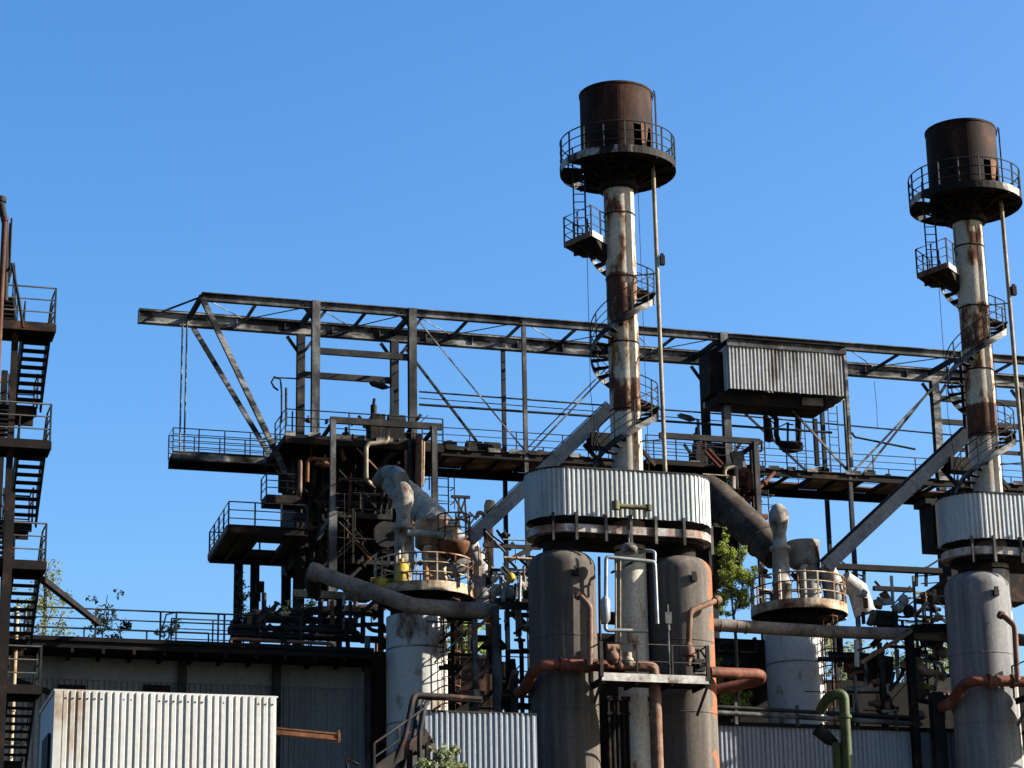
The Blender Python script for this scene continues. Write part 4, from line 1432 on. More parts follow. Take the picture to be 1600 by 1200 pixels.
for k, (p, q, lab, up) in enumerate((((735, 842, 83.6), (955, 636, 81.0), 'grey box shaped flue sloping up from the left kiln to the left chimney', None),
                                     ((1290, 885, 83.6), (1512, 676, 81.0), 'grey box shaped flue sloping up from the right kiln to the right chimney', None))):
    a, b = at(*p), at(*q)
    t = thing('flue_duct', lab, 'duct', a, 'grey box flues up to the chimneys')
    d = (b - a).normalized()
    MB().beam(a, b, .48, .53, NX).build('box_duct', DUCT, t)
    m = MB()
    up_ = d.cross(NX).normalized()
    up_ = up_ if up_.z > 0 else -up_
    m.beam(a + up_ * .275, b + up_ * .275, .54, .03, up_)
    m.build('cover_strip', DARK, t)
    for f_ in (.04, .62):
        c_ = a.lerp(b, f_)
        MB().beam(c_ - d * .03, c_ + d * .03, .53, .59, NX).build('joint_flange', DUCT, t)
    m = MB().beam(b - d * 1.6 - up_ * .30, b - d * 1.9 - up_ * 1.9 + UX * .4, .1, .12)
    m.beam(b - d * .2 - up_ * .3, b - d * .6 - up_ * 2.2 + UX * .5, .1, .12)
    m.box(b - d * .9 - up_ * .85, 1.5, .6, .5)
    m.build('support_bracket', DARK, t)
m = MB().tube([at(754, 965, 84.1), at(753, 905, 84.1), at(748, 884, 84.1), at(738, 864, 83.9), at(731, 842, 83.7)], [.36, .36, .36, .34, .30], 18)
m.tube([at(753, 903, 84.1), at(753, 900, 84.1)], .43, 18)
m.tube([at(738, 874, 84), at(716, 884, 84), at(700, 893, 84.1)], [.32, .36, .3], 16)
single(m, 'duct_elbow', DUCT, 'dark grey elbow pipe rising beside the left kiln platform to the grey flue', 'pipe')
m = MB().tube([at(1306, 968, 84.1), at(1305, 935, 84.1), at(1300, 910, 84.1), at(1292, 890, 83.7)], [.4, .4, .38, .32], 18)
m.tube([at(1318, 905, 84.6), at(1340, 922, 84.7), at(1352, 960, 84.7)], [.34, .4, .42], 16)
single(m, 'duct_elbow', DUCT, 'dark elbow pipe rising beside the right kiln platform to the grey flue', 'pipe')

# ================================================================ long lagged pipe
pts = [at(486, 893, 82.5), at(500, 897, 82.3), at(610, 935, 80.6), at(645, 947, 80.3), at(700, 951, 80.4), at(775, 956, 80.5)]
m = MB().tube(fillet(pts, .8), .27, 16)
for f_ in (.2, .5, .8):
    q = pts[1].lerp(pts[2], f_)
    d = (pts[2] - pts[1]).normalized()
    m.tube([q - d * .03, q + d * .03], .285, 16)
m.tube([pts[0], pts[1]], .33, 16)
t = thing('lagged_pipe', 'long grey lagged pipe sloping down from the left to below the left kiln platform', 'pipe', pts[2])
m.build('pipe', PIPEG, t)
MB().tube([at(490, 897, 82.5), at(489, 912, 82.7), at(492, 930, 83)], [.30, .26, .24], 14).build('end_elbow', DARK, t)
pts = [at(940, 965, 80.6), at(1110, 976, 80.6), at(1290, 987, 80.6), at(1420, 991, 80.7), at(1600, 1000, 80.9)]
m = MB().tube(pts, .225, 16)
for f_ in (1125, 1150, 1165, 1300, 1402):
    q = at(f_, 977 + (f_ - 1115) * .06, 80.6)
    m.tube([q - UX * .02, q + UX * .02], .24, 16)
single(m, 'lagged_pipe', PIPEG, 'long level grey lagged pipe below the right kiln platform, between the two vessel groups', 'pipe')

# ================================================================ low left building with flat roof
rz = at(300, 1003, 83.5).z
r0_, r1_ = onz(12, 1000, 83.5, rz), onz(584, 1010, 83.5, rz)
r0_ = r0_ - UX * 4
t = thing('low_building', 'long low building with dark flat roof edge and dull corrugated wall, lower left', 'building', (r0_ + r1_) / 2)
m = MB().prism([r0_, r1_, r1_ - NX * 9, r0_ - NX * 9], -.34)
m.build('roof', ROOFM, t)
m = MB()
n = 16
for i in range(n + 1):
    a = r0_.lerp(r1_, i / n)
    m.beam(a - Z * .42, a - NX * 1.6 - Z * .42, .1, .16)
m.beam(r0_ + NX * .04 - Z * .05, r1_ + NX * .04 - Z * .05, .06, .14)
m.build('roof_brackets', ROOFM, t)
w0, w1 = at(-140, 1100, 85.2), at(578, 1100, 85.2)
w0.z = w1.z = 0
zw = rz - .34
MB().corr([w0, w1], 0, zw - .7, .19, .045).build('corrugated_wall', WALLC, t)
MB().box((w0 + w1) / 2 - NX * .0 + Z * (zw - .40), (w1 - w0).length, .14, .76).build('cladding_band', WALLC, t)
MB().prism([w0 - NX * .2, w1 - NX * .2, w1 - NX * 7.5, w0 - NX * 7.5], zw - .05).build('inner_walls', DARK, t)
e0, e1 = at(572, 1100, 86.2), at(762, 1100, 86.2)
e0.z = e1.z = 0
MB().prism([e0, e1, e1 - NX * 3, e0 - NX * 3], at(700, 1022, 86.2).z).build('gap_block', DARK, t)  # plain dark block filling the gap beside the kiln tank
for px in (285, 432):
    q = at(px, 1060, 85.05)
    MB().beam(Vector((q.x, q.y, 0)), Vector((q.x, q.y, zw)), .28, .2, NX).build('wall_pilaster', DARKG, t)
q = at(574, 1060, 84.4)
MB().beam(Vector((q.x, q.y, 0)), Vector((q.x, q.y, rz + .6)), .17, .17, NX).build('end_column', GPOST, t)
q = at(55, 1078, 84.6)
MB().beam(at(22, 1062, 84.7), at(78, 1082, 84.7), .2, .16).build('cable_tray', DARK, t)
for px, w in ((112, .9), (245, .9)):
    q = at(px, 1082, 85.1)
    MB().box(q, w, .1, .5).build('vent_slot', DARK, t)
# roof railing
ra, rb_ = onz(45, 1000, 83.7, rz), onz(350, 1004, 83.7, rz)
t = thing('roof_railing', 'long dark blue railing along the roof edge of the low left building', 'railing', (ra + rb_) / 2)
MB().rail([ra, rb_], 1.02, 3, .03, 1.9).build('railing', RAILM, t)
MB().rail([ra - NX * 3.2, rb_ - NX * 3.2], 1.0, 2, .025, 2.3).build('railing', RAILM, t)
ra2, rb2 = onz(275, 990, 85.2, rz + .28), onz(470, 1000, 85.2, rz + .28)
t = thing('roof_catwalk', 'short railed catwalk with rounded rail end on the roof of the low left building', 'walkway', (ra2 + rb2) / 2)
MB().prism([ra2, rb2, rb2 - NX * 1.1, ra2 - NX * 1.1], -.10).build('floor', DARK, t)
MB().rail([ra2, rb2], 1.05, 3, .03, 1.6).build('railing', RAILM, t)
MB().rail([ra2 - NX * 1.1, rb2 - NX * 1.1], 1.05, 3, .025, 1.6).build('railing', RAILM, t)
MB().tube([ra2 + Z * 1.05, ra2 + Z * .95 - UX * .35, ra2 + Z * .3 - UX * .5], .03, 8).build('rounded_end', RAILM, t)
# pipe rack on the roof
t = thing('roof_pipe_rack', 'tangle of dark level pipes and beams on the roof under the bunker house', 'pipe rack', at(500, 1000, 86))
for i, (xa, ya, xb, yb, pl, r_, mt) in enumerate(((360, 979, 560, 988, 86, .10, DARKG), (365, 990, 600, 1000, 85.5, .13, DARK), (385, 966, 545, 972, 87, .12, DARK), (360, 998, 520, 1006, 85.2, .07, BRNP),
                                                (440, 982, 600, 975, 86.4, .08, DARKG), (480, 955, 590, 950, 87.5, .16, DARK), (395, 960, 470, 966, 88, .2, DARKG))):
    MB().pipe([at(xa, ya + 12, pl), at(xa, ya, pl), at(xb, yb, pl), at(xb, yb + 14, pl)], r_, .2, 8).build('pipe', mt, t)
a, b = at(458, 927, 86.5), at(578, 934, 86.5)
MB().beam(a, b, .24, .26).build('cross_beam', mat('tan_beam', [(.35, (.10, .07, .045)), (.6, (.26, .22, .14))], 1.5), t)
for px in (466, 530, 595):
    q = at(px, 940, 86.5)
    MB().beam(Vector((q.x, q.y, rz)), q + Z * (.1), .18, .18, NX).build('rack_post', DARK, t)
MB().beam(at(540, 940, 86.6), at(475, 985, 86.6), .1, .14).build('brace', DARK, t)
MB().beam(at(590, 935, 86.6), at(520, 1000, 86.6), .1, .14).build('brace', DARKG, t)
for px, ya, yb, r_, mt in ((537, 930, 1000, .05, PALEG), (553, 980, 1000, .1, BRNP), (415, 985, 1000, .1, TANP), (500, 940, 990, .08, DARKG), (567, 950, 1005, .09, DARK)):
    MB().tube([at(px, ya, 86.2), at(px, yb, 86.2)], r_, 8).build('riser', mt, t)
q = at(470, 1004, 85.3)
m = MB()
for i in range(18):
    q = at(440 + random.uniform(0, 120), 1004 + random.uniform(-3, 2), 85 + random.uniform(-.6, .6))
    m.box(Vector((q.x, q.y, rz + .06)), random.uniform(.1, .4), random.uniform(.1, .3), random.uniform(.06, .2))
mo = single(m, 'rubble', DARKG, 'heap of dark rubble and moss lying on the roof edge below the bunker house', 'rubble')
mo['kind'] = 'stuff'

# ================================================================ left stair tower
t = thing('stair_tower', 'tall dark steel stair tower at the left edge with zigzag open flights', 'stair tower', at(20, 1200, 66))
zL = [at(82, 508, 66).z - 3.28 * i for i in range(-1, 6)]
SX = Vector((math.cos(R(17)), math.sin(R(17)), 0))
SN = Vector((math.sin(R(17)), -math.cos(R(17)), 0))
xr = at(85, 512, 66)
XR = Vector((xr.x, xr.y, 0))
dn = 1.75
FW_ = .70                      # flight width
for i, z in enumerate(zL):
    if z < 1:
        continue
    # landing on the viewer's side
    a, b = XR - SX * 2.9, XR
    if i > 0:
        m = MB().prism([a + Z * z, b + Z * z, b - SN * .95 + Z * z, a - SN * .95 + Z * z], -.06)
        m.beam(a + Z * (z - .08), b + Z * (z - .08), .1, .24)
        m.beam(a - SN * .95 + Z * (z - .1), b - SN * .95 + Z * (z - .1), .1, .24)
        m.beam(b + Z * (z - .08), b - SN * .95 + Z * (z - .08), .1, .2)
        ln = m.build('landing', DARK, t)
        MB().rail([a + Z * z, b + Z * z, b - SN * .95 + Z * z], 1.05, 3, .026, 1.3).build('landing_railing', RAILM, ln)
    zm_ = z - 1.58
    if i == 0:
        z1_ = z
    a, b = XR - SX * 2.9 - SN * (.95 + dn), XR - SX * .12 - SN * (.95 + dn)
    m = MB().prism([a + Z * zm_, b + Z * zm_, b - SN * .95 + Z * zm_, a - SN * .95 + Z * zm_], -.06)
    m.beam(a + Z * (zm_ - .1), b + Z * (zm_ - .1), .1, .28)
    m.beam(a - SN * .95 + Z * (zm_ - .1), b - SN * .95 + Z * (zm_ - .1), .1, .28)
    if i > 0:
        ln = m.build('half_landing', DARK, t)
        MB().rail([a - SN * .95 + Z * zm_, b - SN * .95 + Z * zm_, b + Z * zm_], 1.0, 3, .026, 1.3).build('landing_railing', RAILM, ln)
    for kind in (0, 1):
        # flight: from front landing z down/back to half landing, or from half landing down/front to next landing
        if kind == 0:
            p, q = XR - SX * (FW_ / 2 + .02) - SN * .95 + Z * z, XR - SX * (FW_ / 2 + .02) - SN * (.95 + dn) + Z * zm_
            if i == 0:
                continue
        else:
            p, q = XR - SX * (FW_ * 1.5 + .22) - SN * (.95 + dn) + Z * zm_, XR - SX * (FW_ * 1.5 + .22) - SN * .95 + Z * (z - 3.28)
        m = MB()
        for s in (-1, 1):
            m.beam(p + SX * s * FW_ / 2 - Z * .05, q + SX * s * FW_ / 2 - Z * .05, .05, .24)
        fl_ = m.build('stair_flight', DARK, t)
        for k in range(1, 9):
            c_ = p.lerp(q, k / 9)
            MB().box(c_, FW_ - .06, .26, .045).build('tread', DARK, fl_)
        m = MB()
        for s in (-1, 1):
            e = SX * s * FW_ / 2
            m.tube([p + e + Z * .95, q + e + Z * .95], .022, 6)
            m.tube([p + e + Z * .5, q + e + Z * .5], .016, 6)
            for k in (0, .5, 1):
                c_ = p.lerp(q, k) + e
                m.beam(c_, c_ + Z * .95, .035, .035)
        m.build('flight_handrail', RAILM, fl_)
for d, n_, e_ in ((1.0, 0.35, .1), (1.0, 3.2, -.4), (2.6, .35, 1.0), (2.6, 3.2, 1.0)):
    c_ = XR - SX * d - SN * n_
    MB().ibeam(c_, c_ + Z * (zL[1] + e_), .17, .17, .03, SN).build('column', DARK, t)
q = at(17, 760, 66)
MB().beam(Vector((q.x, q.y, 0)), Vector((q.x, q.y, at(12, 770, 66).z)), .24, .2, SN).build('post', DARK, t)
q = at(120, 950, 67)
MB().beam(at(66, 905, 68), at(155, 975, 84), .16, .16).build('long_brace', DARK, t)
# tall pipes in the stair tower
for px, w, mt, z1, lab in ((1, .075, mat('rusty_riser', [(.4, (.07, .03, .02)), (.52, (.16, .07, .045)), (.68, (.34, .28, .23))], .6, (1, 1, .4)), at(3, 345, 65.3).z, 'tall rusty riser pipe at the very left edge beside the stair tower'),
                           (22, .068, mat('yellow_white_riser', [(.4, (.25, .15, .05)), (.5, (.48, .42, .30)), (.7, (.52, .48, .40))], .7, (1, 1, .4)), at(22, 900, 65.3).z, 'short lit cream pipe running down the foot of the left stair tower')):
    q = at(px, 480 if px < 10 else 1050, 65.1 if px < 10 else 69.5)
    m = MB().tube([Vector((q.x, q.y, 0)), Vector((q.x, q.y, z1))], w, 12)
    w *= .9
    for z_ in (z1 - .02, z1 * .82, z1 * .66):
        m.tube([Vector((q.x, q.y, z_ - .05)), Vector((q.x, q.y, z_ + .05))], w * 1.5, 12)
    single(m, 'riser_pipe', mt, lab, 'pipe')
m = MB()
q = at(0, 345, 65.8)
m.tube([at(-14, 300, 65.8), at(2, 320, 65.8), at(8, 350, 65.8), at(9, 400, 65.8), at(8, 470, 65.8)], [.12, .11, .09, .08, .08], 12)
m.tube([at(2, 308, 65.8), at(2, 316, 65.8)], .14, 12)
single(m, 'curved_vent_pipe', DARKG, 'dark curved vent pipe at the top of the left stair tower', 'pipe')
m = MB().ladder(at(13, 445, 66), at(17, 345, 66), SN, .4, .3, .03)
m.tube([at(18, 412, 66), at(20, 420, 65.6), at(30, 470, 65.3), at(36, 512, 65.2)], .04, 6)
m.tube([at(5, 440, 66), at(16, 432, 66), at(20, 412, 66)], .03, 6)
single(m, 'access_ladder', DARK, 'dark ladder and bent handrail at the top of the left stair tower', 'ladder')

roof = [o for o in COL.objects if o.name == 'roof_pipe_rack'][0]
clutter(roof, (365, 950, 590, 1002), (85, 88), 46, [DARK, DARKG, DARKG, BRNP, LEAFD], 11, (.4, 1.8), (.03, .09))
for k_, (ka_, px_) in enumerate(((ka, 662), (kb, 1249))):
    clutter(ka_, (px_ - 60, 855 + 32 * k_, px_ + 45, 912 + 32 * k_), (83.2, 84.8), 14, [CREAM, BRNP, PALEG, DARKG], 20 + k_, (.3, .9), (.03, .07))
low = [o for o in COL.objects if o.name == 'low_building'][0]

# ================================================================ white shed, near left
a, b = at(87, 1078, 47), at(432, 1091, 47)
zs = (a.z + b.z) / 2
S0, S1 = Vector((a.x, a.y, 0)), Vector((b.x, b.y, 0))
t = thing('white_shed', 'bright white corrugated shed in front of the low left building, nearest to the viewer', 'shed', (S0 + S1) / 2)
SD = 2.6
MB().corr([S0, S1], 0, zs, .132, .042, prof=(.12, .66, .80)).build('ribbed_wall', WSHED, t)
m = MB().prism([S0 - NX * .01, S0 - NX * .01 + UX * .02, S0 - NX * SD + UX * .02, S0 - NX * SD], zs - .02)
m.prism([S1 - NX * .01 - UX * .02, S1 - NX * .01, S1 - NX * SD, S1 - NX * SD - UX * .02], zs - .02)
m.prism([S0 - NX * SD, S1 - NX * SD, S1 - NX * (SD + .02), S0 - NX * (SD + .02)], zs - .02)
m.build('plain_walls', BLUEC, t)
MB().prism([S0 - UX * .03 + NX * .0 + Z * (zs + .0), S1 + UX * .03 + Z * zs, S1 + UX * .03 - NX * (SD + .03) + Z * zs, S0 - UX * .03 - NX * (SD + .03) + Z * zs], .03).build('roof', WSHED, t)
m = MB()
nb_ = round((S1 - S0).length / .132)
for i in range(nb_):
    q = S0.lerp(S1, (i + .39) / nb_) + NX * .046
    m.box(q + Z * (zs - .14), .026, .014, .026)
m.build('bolt_heads', DARKG, t)
m = MB().box(S0 + NX * .03 + UX * .055 + Z * (zs / 2), .15, .05, zs)
m.build('corner_trim', WSHED, t)
MB().box(S0 - UX * .03 - NX * 1.1 + Z * (zs - 1.3), .04, 1.1, 1.2).build('opening', BLK and DARK, t)
m = MB().beam(at(405, 1140, 48.2), at(531, 1152, 48.2), .17, .12)
m.beam(at(405, 1136, 48.2), at(531, 1148, 48.2), .2, .025)
m.beam(at(405, 1144.5, 48.2), at(531, 1157, 48.2), .2, .025)
m.box(at(528, 1152, 48.2), .04, .22, .24)
single(m, 'rusty_beam', RUSTB, 'rusty lit steel beam sticking out to the right behind the white shed', 'beam')

# ================================================================ blue grey corrugated walls, lower middle and right
a, b = at(667, 1110, 73), at(838, 1117, 73)
zs = (a.z + b.z) / 2
S0, S1 = Vector((a.x, a.y, 0)), Vector((b.x, b.y, 0))
t = thing('corrugated_shed', 'blue grey corrugated shed at the bottom, left of the middle twin vessels', 'shed', (S0 + S1) / 2)
MB().corr([S0 - NX * 4, S0, S1], 0, zs, .17, .04).build('corrugated_wall', BLUEC, t)
MB().prism([S0 - NX * .1 + UX * .05, S1 - NX * .1, S1 - NX * 4, S0 - NX * 4 + UX * .05], zs - .1).build('inner_walls', DARK, t)
MB().prism([S0 + NX * .05 - UX * .05 + Z * (zs - .03), S1 + NX * .05 + Z * (zs - .03), S1 - NX * 4 + Z * (zs - .03), S0 - NX * 4 + Z * (zs - .03)], .06).build('roof', DARKG, t)
MB().beam(S0 - UX * .03 + NX * .03, S0 - UX * .03 + NX * .03 + Z * zs, .1, .12, NX).build('corner_trim', BLUEC, t)
a, b = at(1010, 1128, 80.7), at(1510, 1148, 80.7)
zs = (at(1124, 1132, 80.7).z + at(1440, 1144, 80.7).z) / 2
S0, S1 = Vector((a.x, a.y, 0)), Vector((b.x, b.y, 0))
S2 = S1 + UX * 6
t = thing('corrugated_shed', 'long blue grey corrugated wall along the bottom between the middle and the right vessels', 'shed', (S0 + S1) / 2)
MB().corr([S0, S2], 0, zs, .165, .04, ragged=.0).build('corrugated_wall', BLUEC, t)
MB().prism([S0 - NX * .1, S2 - NX * .1, S2 - NX * 5, S0 - NX * 5], zs - .1).build('inner_walls', DARK, t)
MB().prism([S0 + Z * (zs - .02), S2 + Z * (zs - .02), S2 - NX * 5 + Z * (zs - .02), S0 - NX * 5 + Z * (zs - .02)], .05).build('roof', DARK, t)
q0, q1 = at(1118, 1108, 80.6), at(1432, 1128, 80.6)
zq = (q0.z + q1.z) / 2
m = MB().beam(S0 + NX * .06 + Z * (zs + .05), S2 + NX * .06 + Z * (zs + .05), .14, .12)
m.build('wall_gutter', DARK, t)
q = at(1462, 1090, 79.8)
m = MB().ibeam(Vector((q.x, q.y, 0)), Vector((q.x, q.y, at(1462, 1082, 79.8).z)), .42, .36, .05, NX)
single(m, 'dark_column', DARKG, 'thick dark steel column before the wall, just left of the right hand vessel', 'column')
# long eave pipes
t = thing('eave_pipes', 'pair of dark level pipes just above the long blue grey wall at the bottom right', 'pipe', at(1270, 1118, 80.4))
for y_, r_, mt in ((1108, .07, DARKG), (1117, .085, GPOST)):
    MB().tube([at(1110, y_ - 4, 80.4), at(1440, y_ + 14, 80.4)], r_, 10).build('pipe', mt, t)
for px in (1246, 1150, 1400):
    q = at(px, 1118 + (px - 1246) * .05, 80.4)
    MB().beam(q + Z * .35, Vector((q.x, q.y, zs)), .1, .08, NX).build('bracket', GPOST, t)
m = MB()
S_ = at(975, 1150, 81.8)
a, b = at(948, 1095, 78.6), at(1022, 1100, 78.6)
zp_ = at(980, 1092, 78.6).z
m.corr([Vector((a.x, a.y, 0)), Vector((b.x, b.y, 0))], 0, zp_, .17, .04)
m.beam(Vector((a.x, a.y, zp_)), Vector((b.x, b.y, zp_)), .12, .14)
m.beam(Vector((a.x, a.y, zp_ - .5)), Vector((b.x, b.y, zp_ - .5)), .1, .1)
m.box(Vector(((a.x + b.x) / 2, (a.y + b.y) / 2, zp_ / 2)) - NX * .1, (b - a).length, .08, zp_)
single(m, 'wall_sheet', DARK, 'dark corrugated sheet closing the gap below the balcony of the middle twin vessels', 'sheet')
q = at(1014, 895, 80.1)  # added black cylinder, stands in for the shade between the vessels
qz = Vector((q.x, q.y, 0))
m = MB().cyl(qz, .36, 0, q.z + .3, 24)
m.cyl(qz, .24, q.z + .3, q.z + .8, 16)
single(m, 'gap_shade_cylinder', DARK, 'added black cylinder standing in for shade between the middle twin vessels, behind the silver frame', 'pipe')

# green gooseneck
t = thing('gooseneck_pipe', 'green gooseneck vent pipe with mouth bent to the left before the blue grey wall', 'pipe', at(1318, 1190, 78.5))
q = at(1320, 1120, 78.5)
m = MB().pipe([Vector((q.x, q.y, 0)), at(1318, 1082, 78.5), at(1294, 1088, 78.7), at(1282, 1110, 79.3)], .175, .5, 18)
m.build('bent_pipe', GREENP, t)
m = MB().tube([Vector((q.x, q.y, q.z - .05)), Vector((q.x, q.y, q.z + .05))], .235, 18)
m.build('flange', GREENP, t)
q2 = at(1293, 1155, 78.9)
m = MB().tube([q2 - UX * .35 + Z * .35, q2 + UX * .05, q2 + UX * .3 - Z * .1], [.25, .21, .16], 18, cap=False)
m.tube([q2 - UX * .26 + Z * .27, q2 - UX * .25 + Z * .26], .23, 18)  # dark disc added inside so the mouth looks like a shaded hollow
m.build('pipe_mouth', DARKG, t)
q3 = at(1308, 1170, 78.7)
MB().tube([Vector((q3.x, q3.y, 0)), Vector((q3.x, q3.y, q3.z + .2))], .16, 12).build('branch_pipe', GREENP, t)

# black pipes climbing over the small shed
t = thing('stair_pipes', 'pair of black pipes climbing steeply then bending level above the small blue grey shed', 'pipe', at(640, 1180, 71))
for d in (0, 1):
    _g = at(600 + d * 16, 1230, 71 + d * .4)
    MB().pipe([Vector((_g.x, _g.y, 0)), _g, at(616 + d * 16, 1190, 71 + d * .4), at(632 + d * 14, 1155, 71 + d * .4), at(646 + d * 8, 1085 + d * 5, 71.4 + d * .4), at(700, 1088 + d * 3, 72.5 + d * .4), at(752, 1092 + d * 3, 73 + d * .4)], .075, .25, 10).build('pipe', DARKG if d else DARK, t)
_g = at(664, 1215, 71)
MB().pipe([Vector((_g.x, _g.y, 0)), at(655, 1150, 71), at(664, 1102, 71.5), at(668, 1098, 72)], .07, .2, 10).build('pipe', DARKG, t)
t = thing('inclined_conveyor', 'dark inclined conveyor rising to the right beside the small blue grey shed', 'conveyor', at(620, 1195, 71))
MB().beam(at(560, 1225, 70.5), at(668, 1147, 71.5), .12, .34).build('stringer', DARK, t)
MB().beam(at(590, 1232, 71.5), at(676, 1160, 72.3), .12, .34).build('stringer', DARKG, t)
m = MB()
for i in range(9):
    m.beam(at(560, 1225, 70.5).lerp(at(668, 1147, 71.5), i / 8), at(590, 1232, 71.5).lerp(at(676, 1160, 72.3), i / 8), .08, .06)
m.build('cross_slats', DARK, t)
for _p in (at(565, 1228, 70.6), at(640, 1172, 71.2), at(668, 1150, 71.5), at(640, 1192, 71.9)):
    MB().beam(Vector((_p.x, _p.y, 0)), _p, .14, .14, NX).build('support_leg', DARK, t)
MB().rail([at(585, 1205, 70.6), at(662, 1150, 71.4)], .8, 2, .035, 1.2).build('railing', DARKG, t)
MB().tube([at(560, 1195, 70), at(540, 1185, 70), at(543, 1200, 70)], .05, 6).build('bent_pipe', DARK, t)

# ================================================================ middle pipe bridge between the left kiln and the twin vessels
t = thing('steel_frame', 'cluttered grey steel frame with braces between the left kiln tank and the middle vessels', 'steel frame', at(760, 1120, 80.5))
for px, ya, yb, pl, w, mt in ((776, 948, 1112, 80.0, .22, GPOST), (743, 968, 1095, 80.6, .16, GPOST), (708, 960, 1100, 82.5, .12, DARKG), (795, 975, 1112, 80.8, .14, DARKG), (806, 1060, 1200, 79.6, .2, DARKG),
                              (783, 975, 1060, 81, .06, PALEG), (818, 1000, 1200, 80.4, .12, DARK)):
    q, e = at(px, yb, pl), at(px, ya, pl)
    MB().ibeam(Vector((q.x, q.y, q.z - 5)), Vector((q.x, q.y, e.z)), w, w, w * .2, NX).build('column', mt, t)
for xa, ya, xb, yb, pl, w, mt in ((778, 946, 836, 948, 80.2, .24, DARKG), (735, 990, 782, 948, 80.1, .10, BRNP), (740, 1062, 778, 1032, 80.2, .10, BRNP), (735, 1110, 778, 1072, 80.2, .10, DARKG), (790, 960, 836, 962, 81.5, .16, DARK),
                                  (795, 1018, 836, 1018, 81.0, .14, DARKG), (700, 965, 745, 968, 82.2, .16, DARK), (700, 1022, 745, 1024, 82.2, .10, DARK), (745, 1000, 778, 1000, 81.5, .12, DARK), (690, 1090, 745, 1093, 81.0, .12, DARKG),
                                  (780, 1100, 836, 1105, 80.6, .2, DARK)):
    MB().beam(at(xa, ya, pl), at(xb, yb, pl), w * .7, w).build('beam', mt, t)
for pts, r_, mt in (([at(752, 1030, 81), at(752, 1062, 81), at(764, 1020, 81), at(766, 980, 81)], .06, BRNP), ([at(794, 980, 80.6), at(794, 1016, 80.6)], .06, TANP), ([at(812, 975, 80.8), at(812, 1015, 80.8), at(836, 1015, 80.8)], .05, RUSTB),
                    ([at(745, 1078, 80.4), at(746, 1098, 80.4)], .12, TANP), ([at(690, 1092, 80.4), at(742, 1094, 80.4)], .05, TANP), ([at(800, 1030, 80.7), at(803, 1060, 80.7), at(796, 1100, 80.7)], .12, DARK),
                    ([at(805, 1050, 80), at(800, 1072, 80.5), at(796, 1078, 81)], .14, BRNP), ([at(815, 1088, 80), at(836, 1089, 80)], .05, BRNP), ([at(828, 1000, 80.7), at(828, 1016, 80.7)], .08, TANK)):
    MB().pipe(pts, r_, .12, 8).build('pipe', mt, t)
m = MB()
q = at(726, 1056, 86)
m.box(q, .95, .5, 1.5)  # plain dark box filling the dark void in the frame
m.build('dark_box', DARK, t)
lattice = MB()
for px in (712, 722, 732):
    lattice.beam(at(px, 965, 86), at(px, 1022, 86), .07, .07, NX)
for py in (978, 990, 1003, 1015):
    lattice.beam(at(706, py, 86), at(738, py + 1, 86), .07, .07)
lattice.build('grille', DARK, t)
q = at(830, 978, 80.6)
m = ball(MB(), at(820, 981, 80.6), .13)
m.tube([at(820, 981, 80.6), at(829, 974, 80.4)], [.06, .12], 10)
m.build('small_lamp', TANP, t)

clutter(t, (700, 965, 836, 1108), (80.4, 82.4), 42, [DARK, DARKG, DARKG, BRNP, TANP, RUSTB], 33, (.4, 1.6), (.03, .08))

# upper gallery behind, between left kiln and vessels
t = thing('valve_gallery', 'cluttered valve gallery with yellow topped drum behind the left kiln, beside the middle left vessel', 'gallery', at(800, 945, 82.5))
MB().beam(at(772, 941, 82.5), at(845, 944, 82.5), .9, .12).build('floor', DARK, t)
for xa, ya, xb, yb, w, mt in ((755, 852, 845, 856, .13, DARKG), (762, 892, 845, 890, .07, DARKG), (790, 858, 792, 895, .14, DARK), (795, 876, 838, 852, .16, DARKG), (776, 828, 798, 860, .07, DARK), (806, 868, 832, 892, .08, DARK), (757, 826, 760, 875, .08, DARK),
                              (757, 828, 797, 858, .05, DARKG), (818, 884, 818, 945, .06, DARKG), (833, 884, 833, 945, .06, DARKG), (812, 905, 845, 906, .05, DARKG), (812, 920, 845, 921, .05, DARKG), (765, 850, 765, 905, .1, DARK)):
    MB().beam(at(xa, ya, 83), at(xb, yb, 83), w, w).build('beam', mt, t)
for px, py, r_, mt, nm in ((798, 903, .17, YEL, 'yellow_cap'), (797, 928, .26, PALEG, 'valve_body'), (776, 922, .2, PALEG, 'valve_body'), (815, 915, .14, TANK, 'valve_body'), (772, 905, .12, CREAM, 'valve_body'), (826, 930, .2, DARKG, 'valve_body')):
    ball(MB(), at(px, py, 82.2), r_, 1.1).build(nm, mt, t)
for pts, r_, mt in (([at(775, 895, 82), at(772, 910, 82), at(780, 900, 82)], .05, CREAM), ([at(770, 940, 82), at(770, 915, 82)], .06, PALEG), ([at(786, 940, 82), at(788, 915, 82), at(797, 908, 82)], .07, PALEG), ([at(803, 940, 82), at(806, 912, 82)], .06, DARKG), ([at(763, 935, 82), at(778, 915, 82), at(796, 910, 82)], .05, CREAM),
                    ([at(812, 940, 82), at(813, 900, 82)], .05, TANK)):
    MB().pipe(pts, r_, .1, 8).build('pipe', mt, t)
clutter(t, (745, 835, 838, 942), (82, 84), 42, [DARK, DARKG, DARKG, PALEG, GPOST, CREAM], 34, (.3, 1.2), (.025, .07))
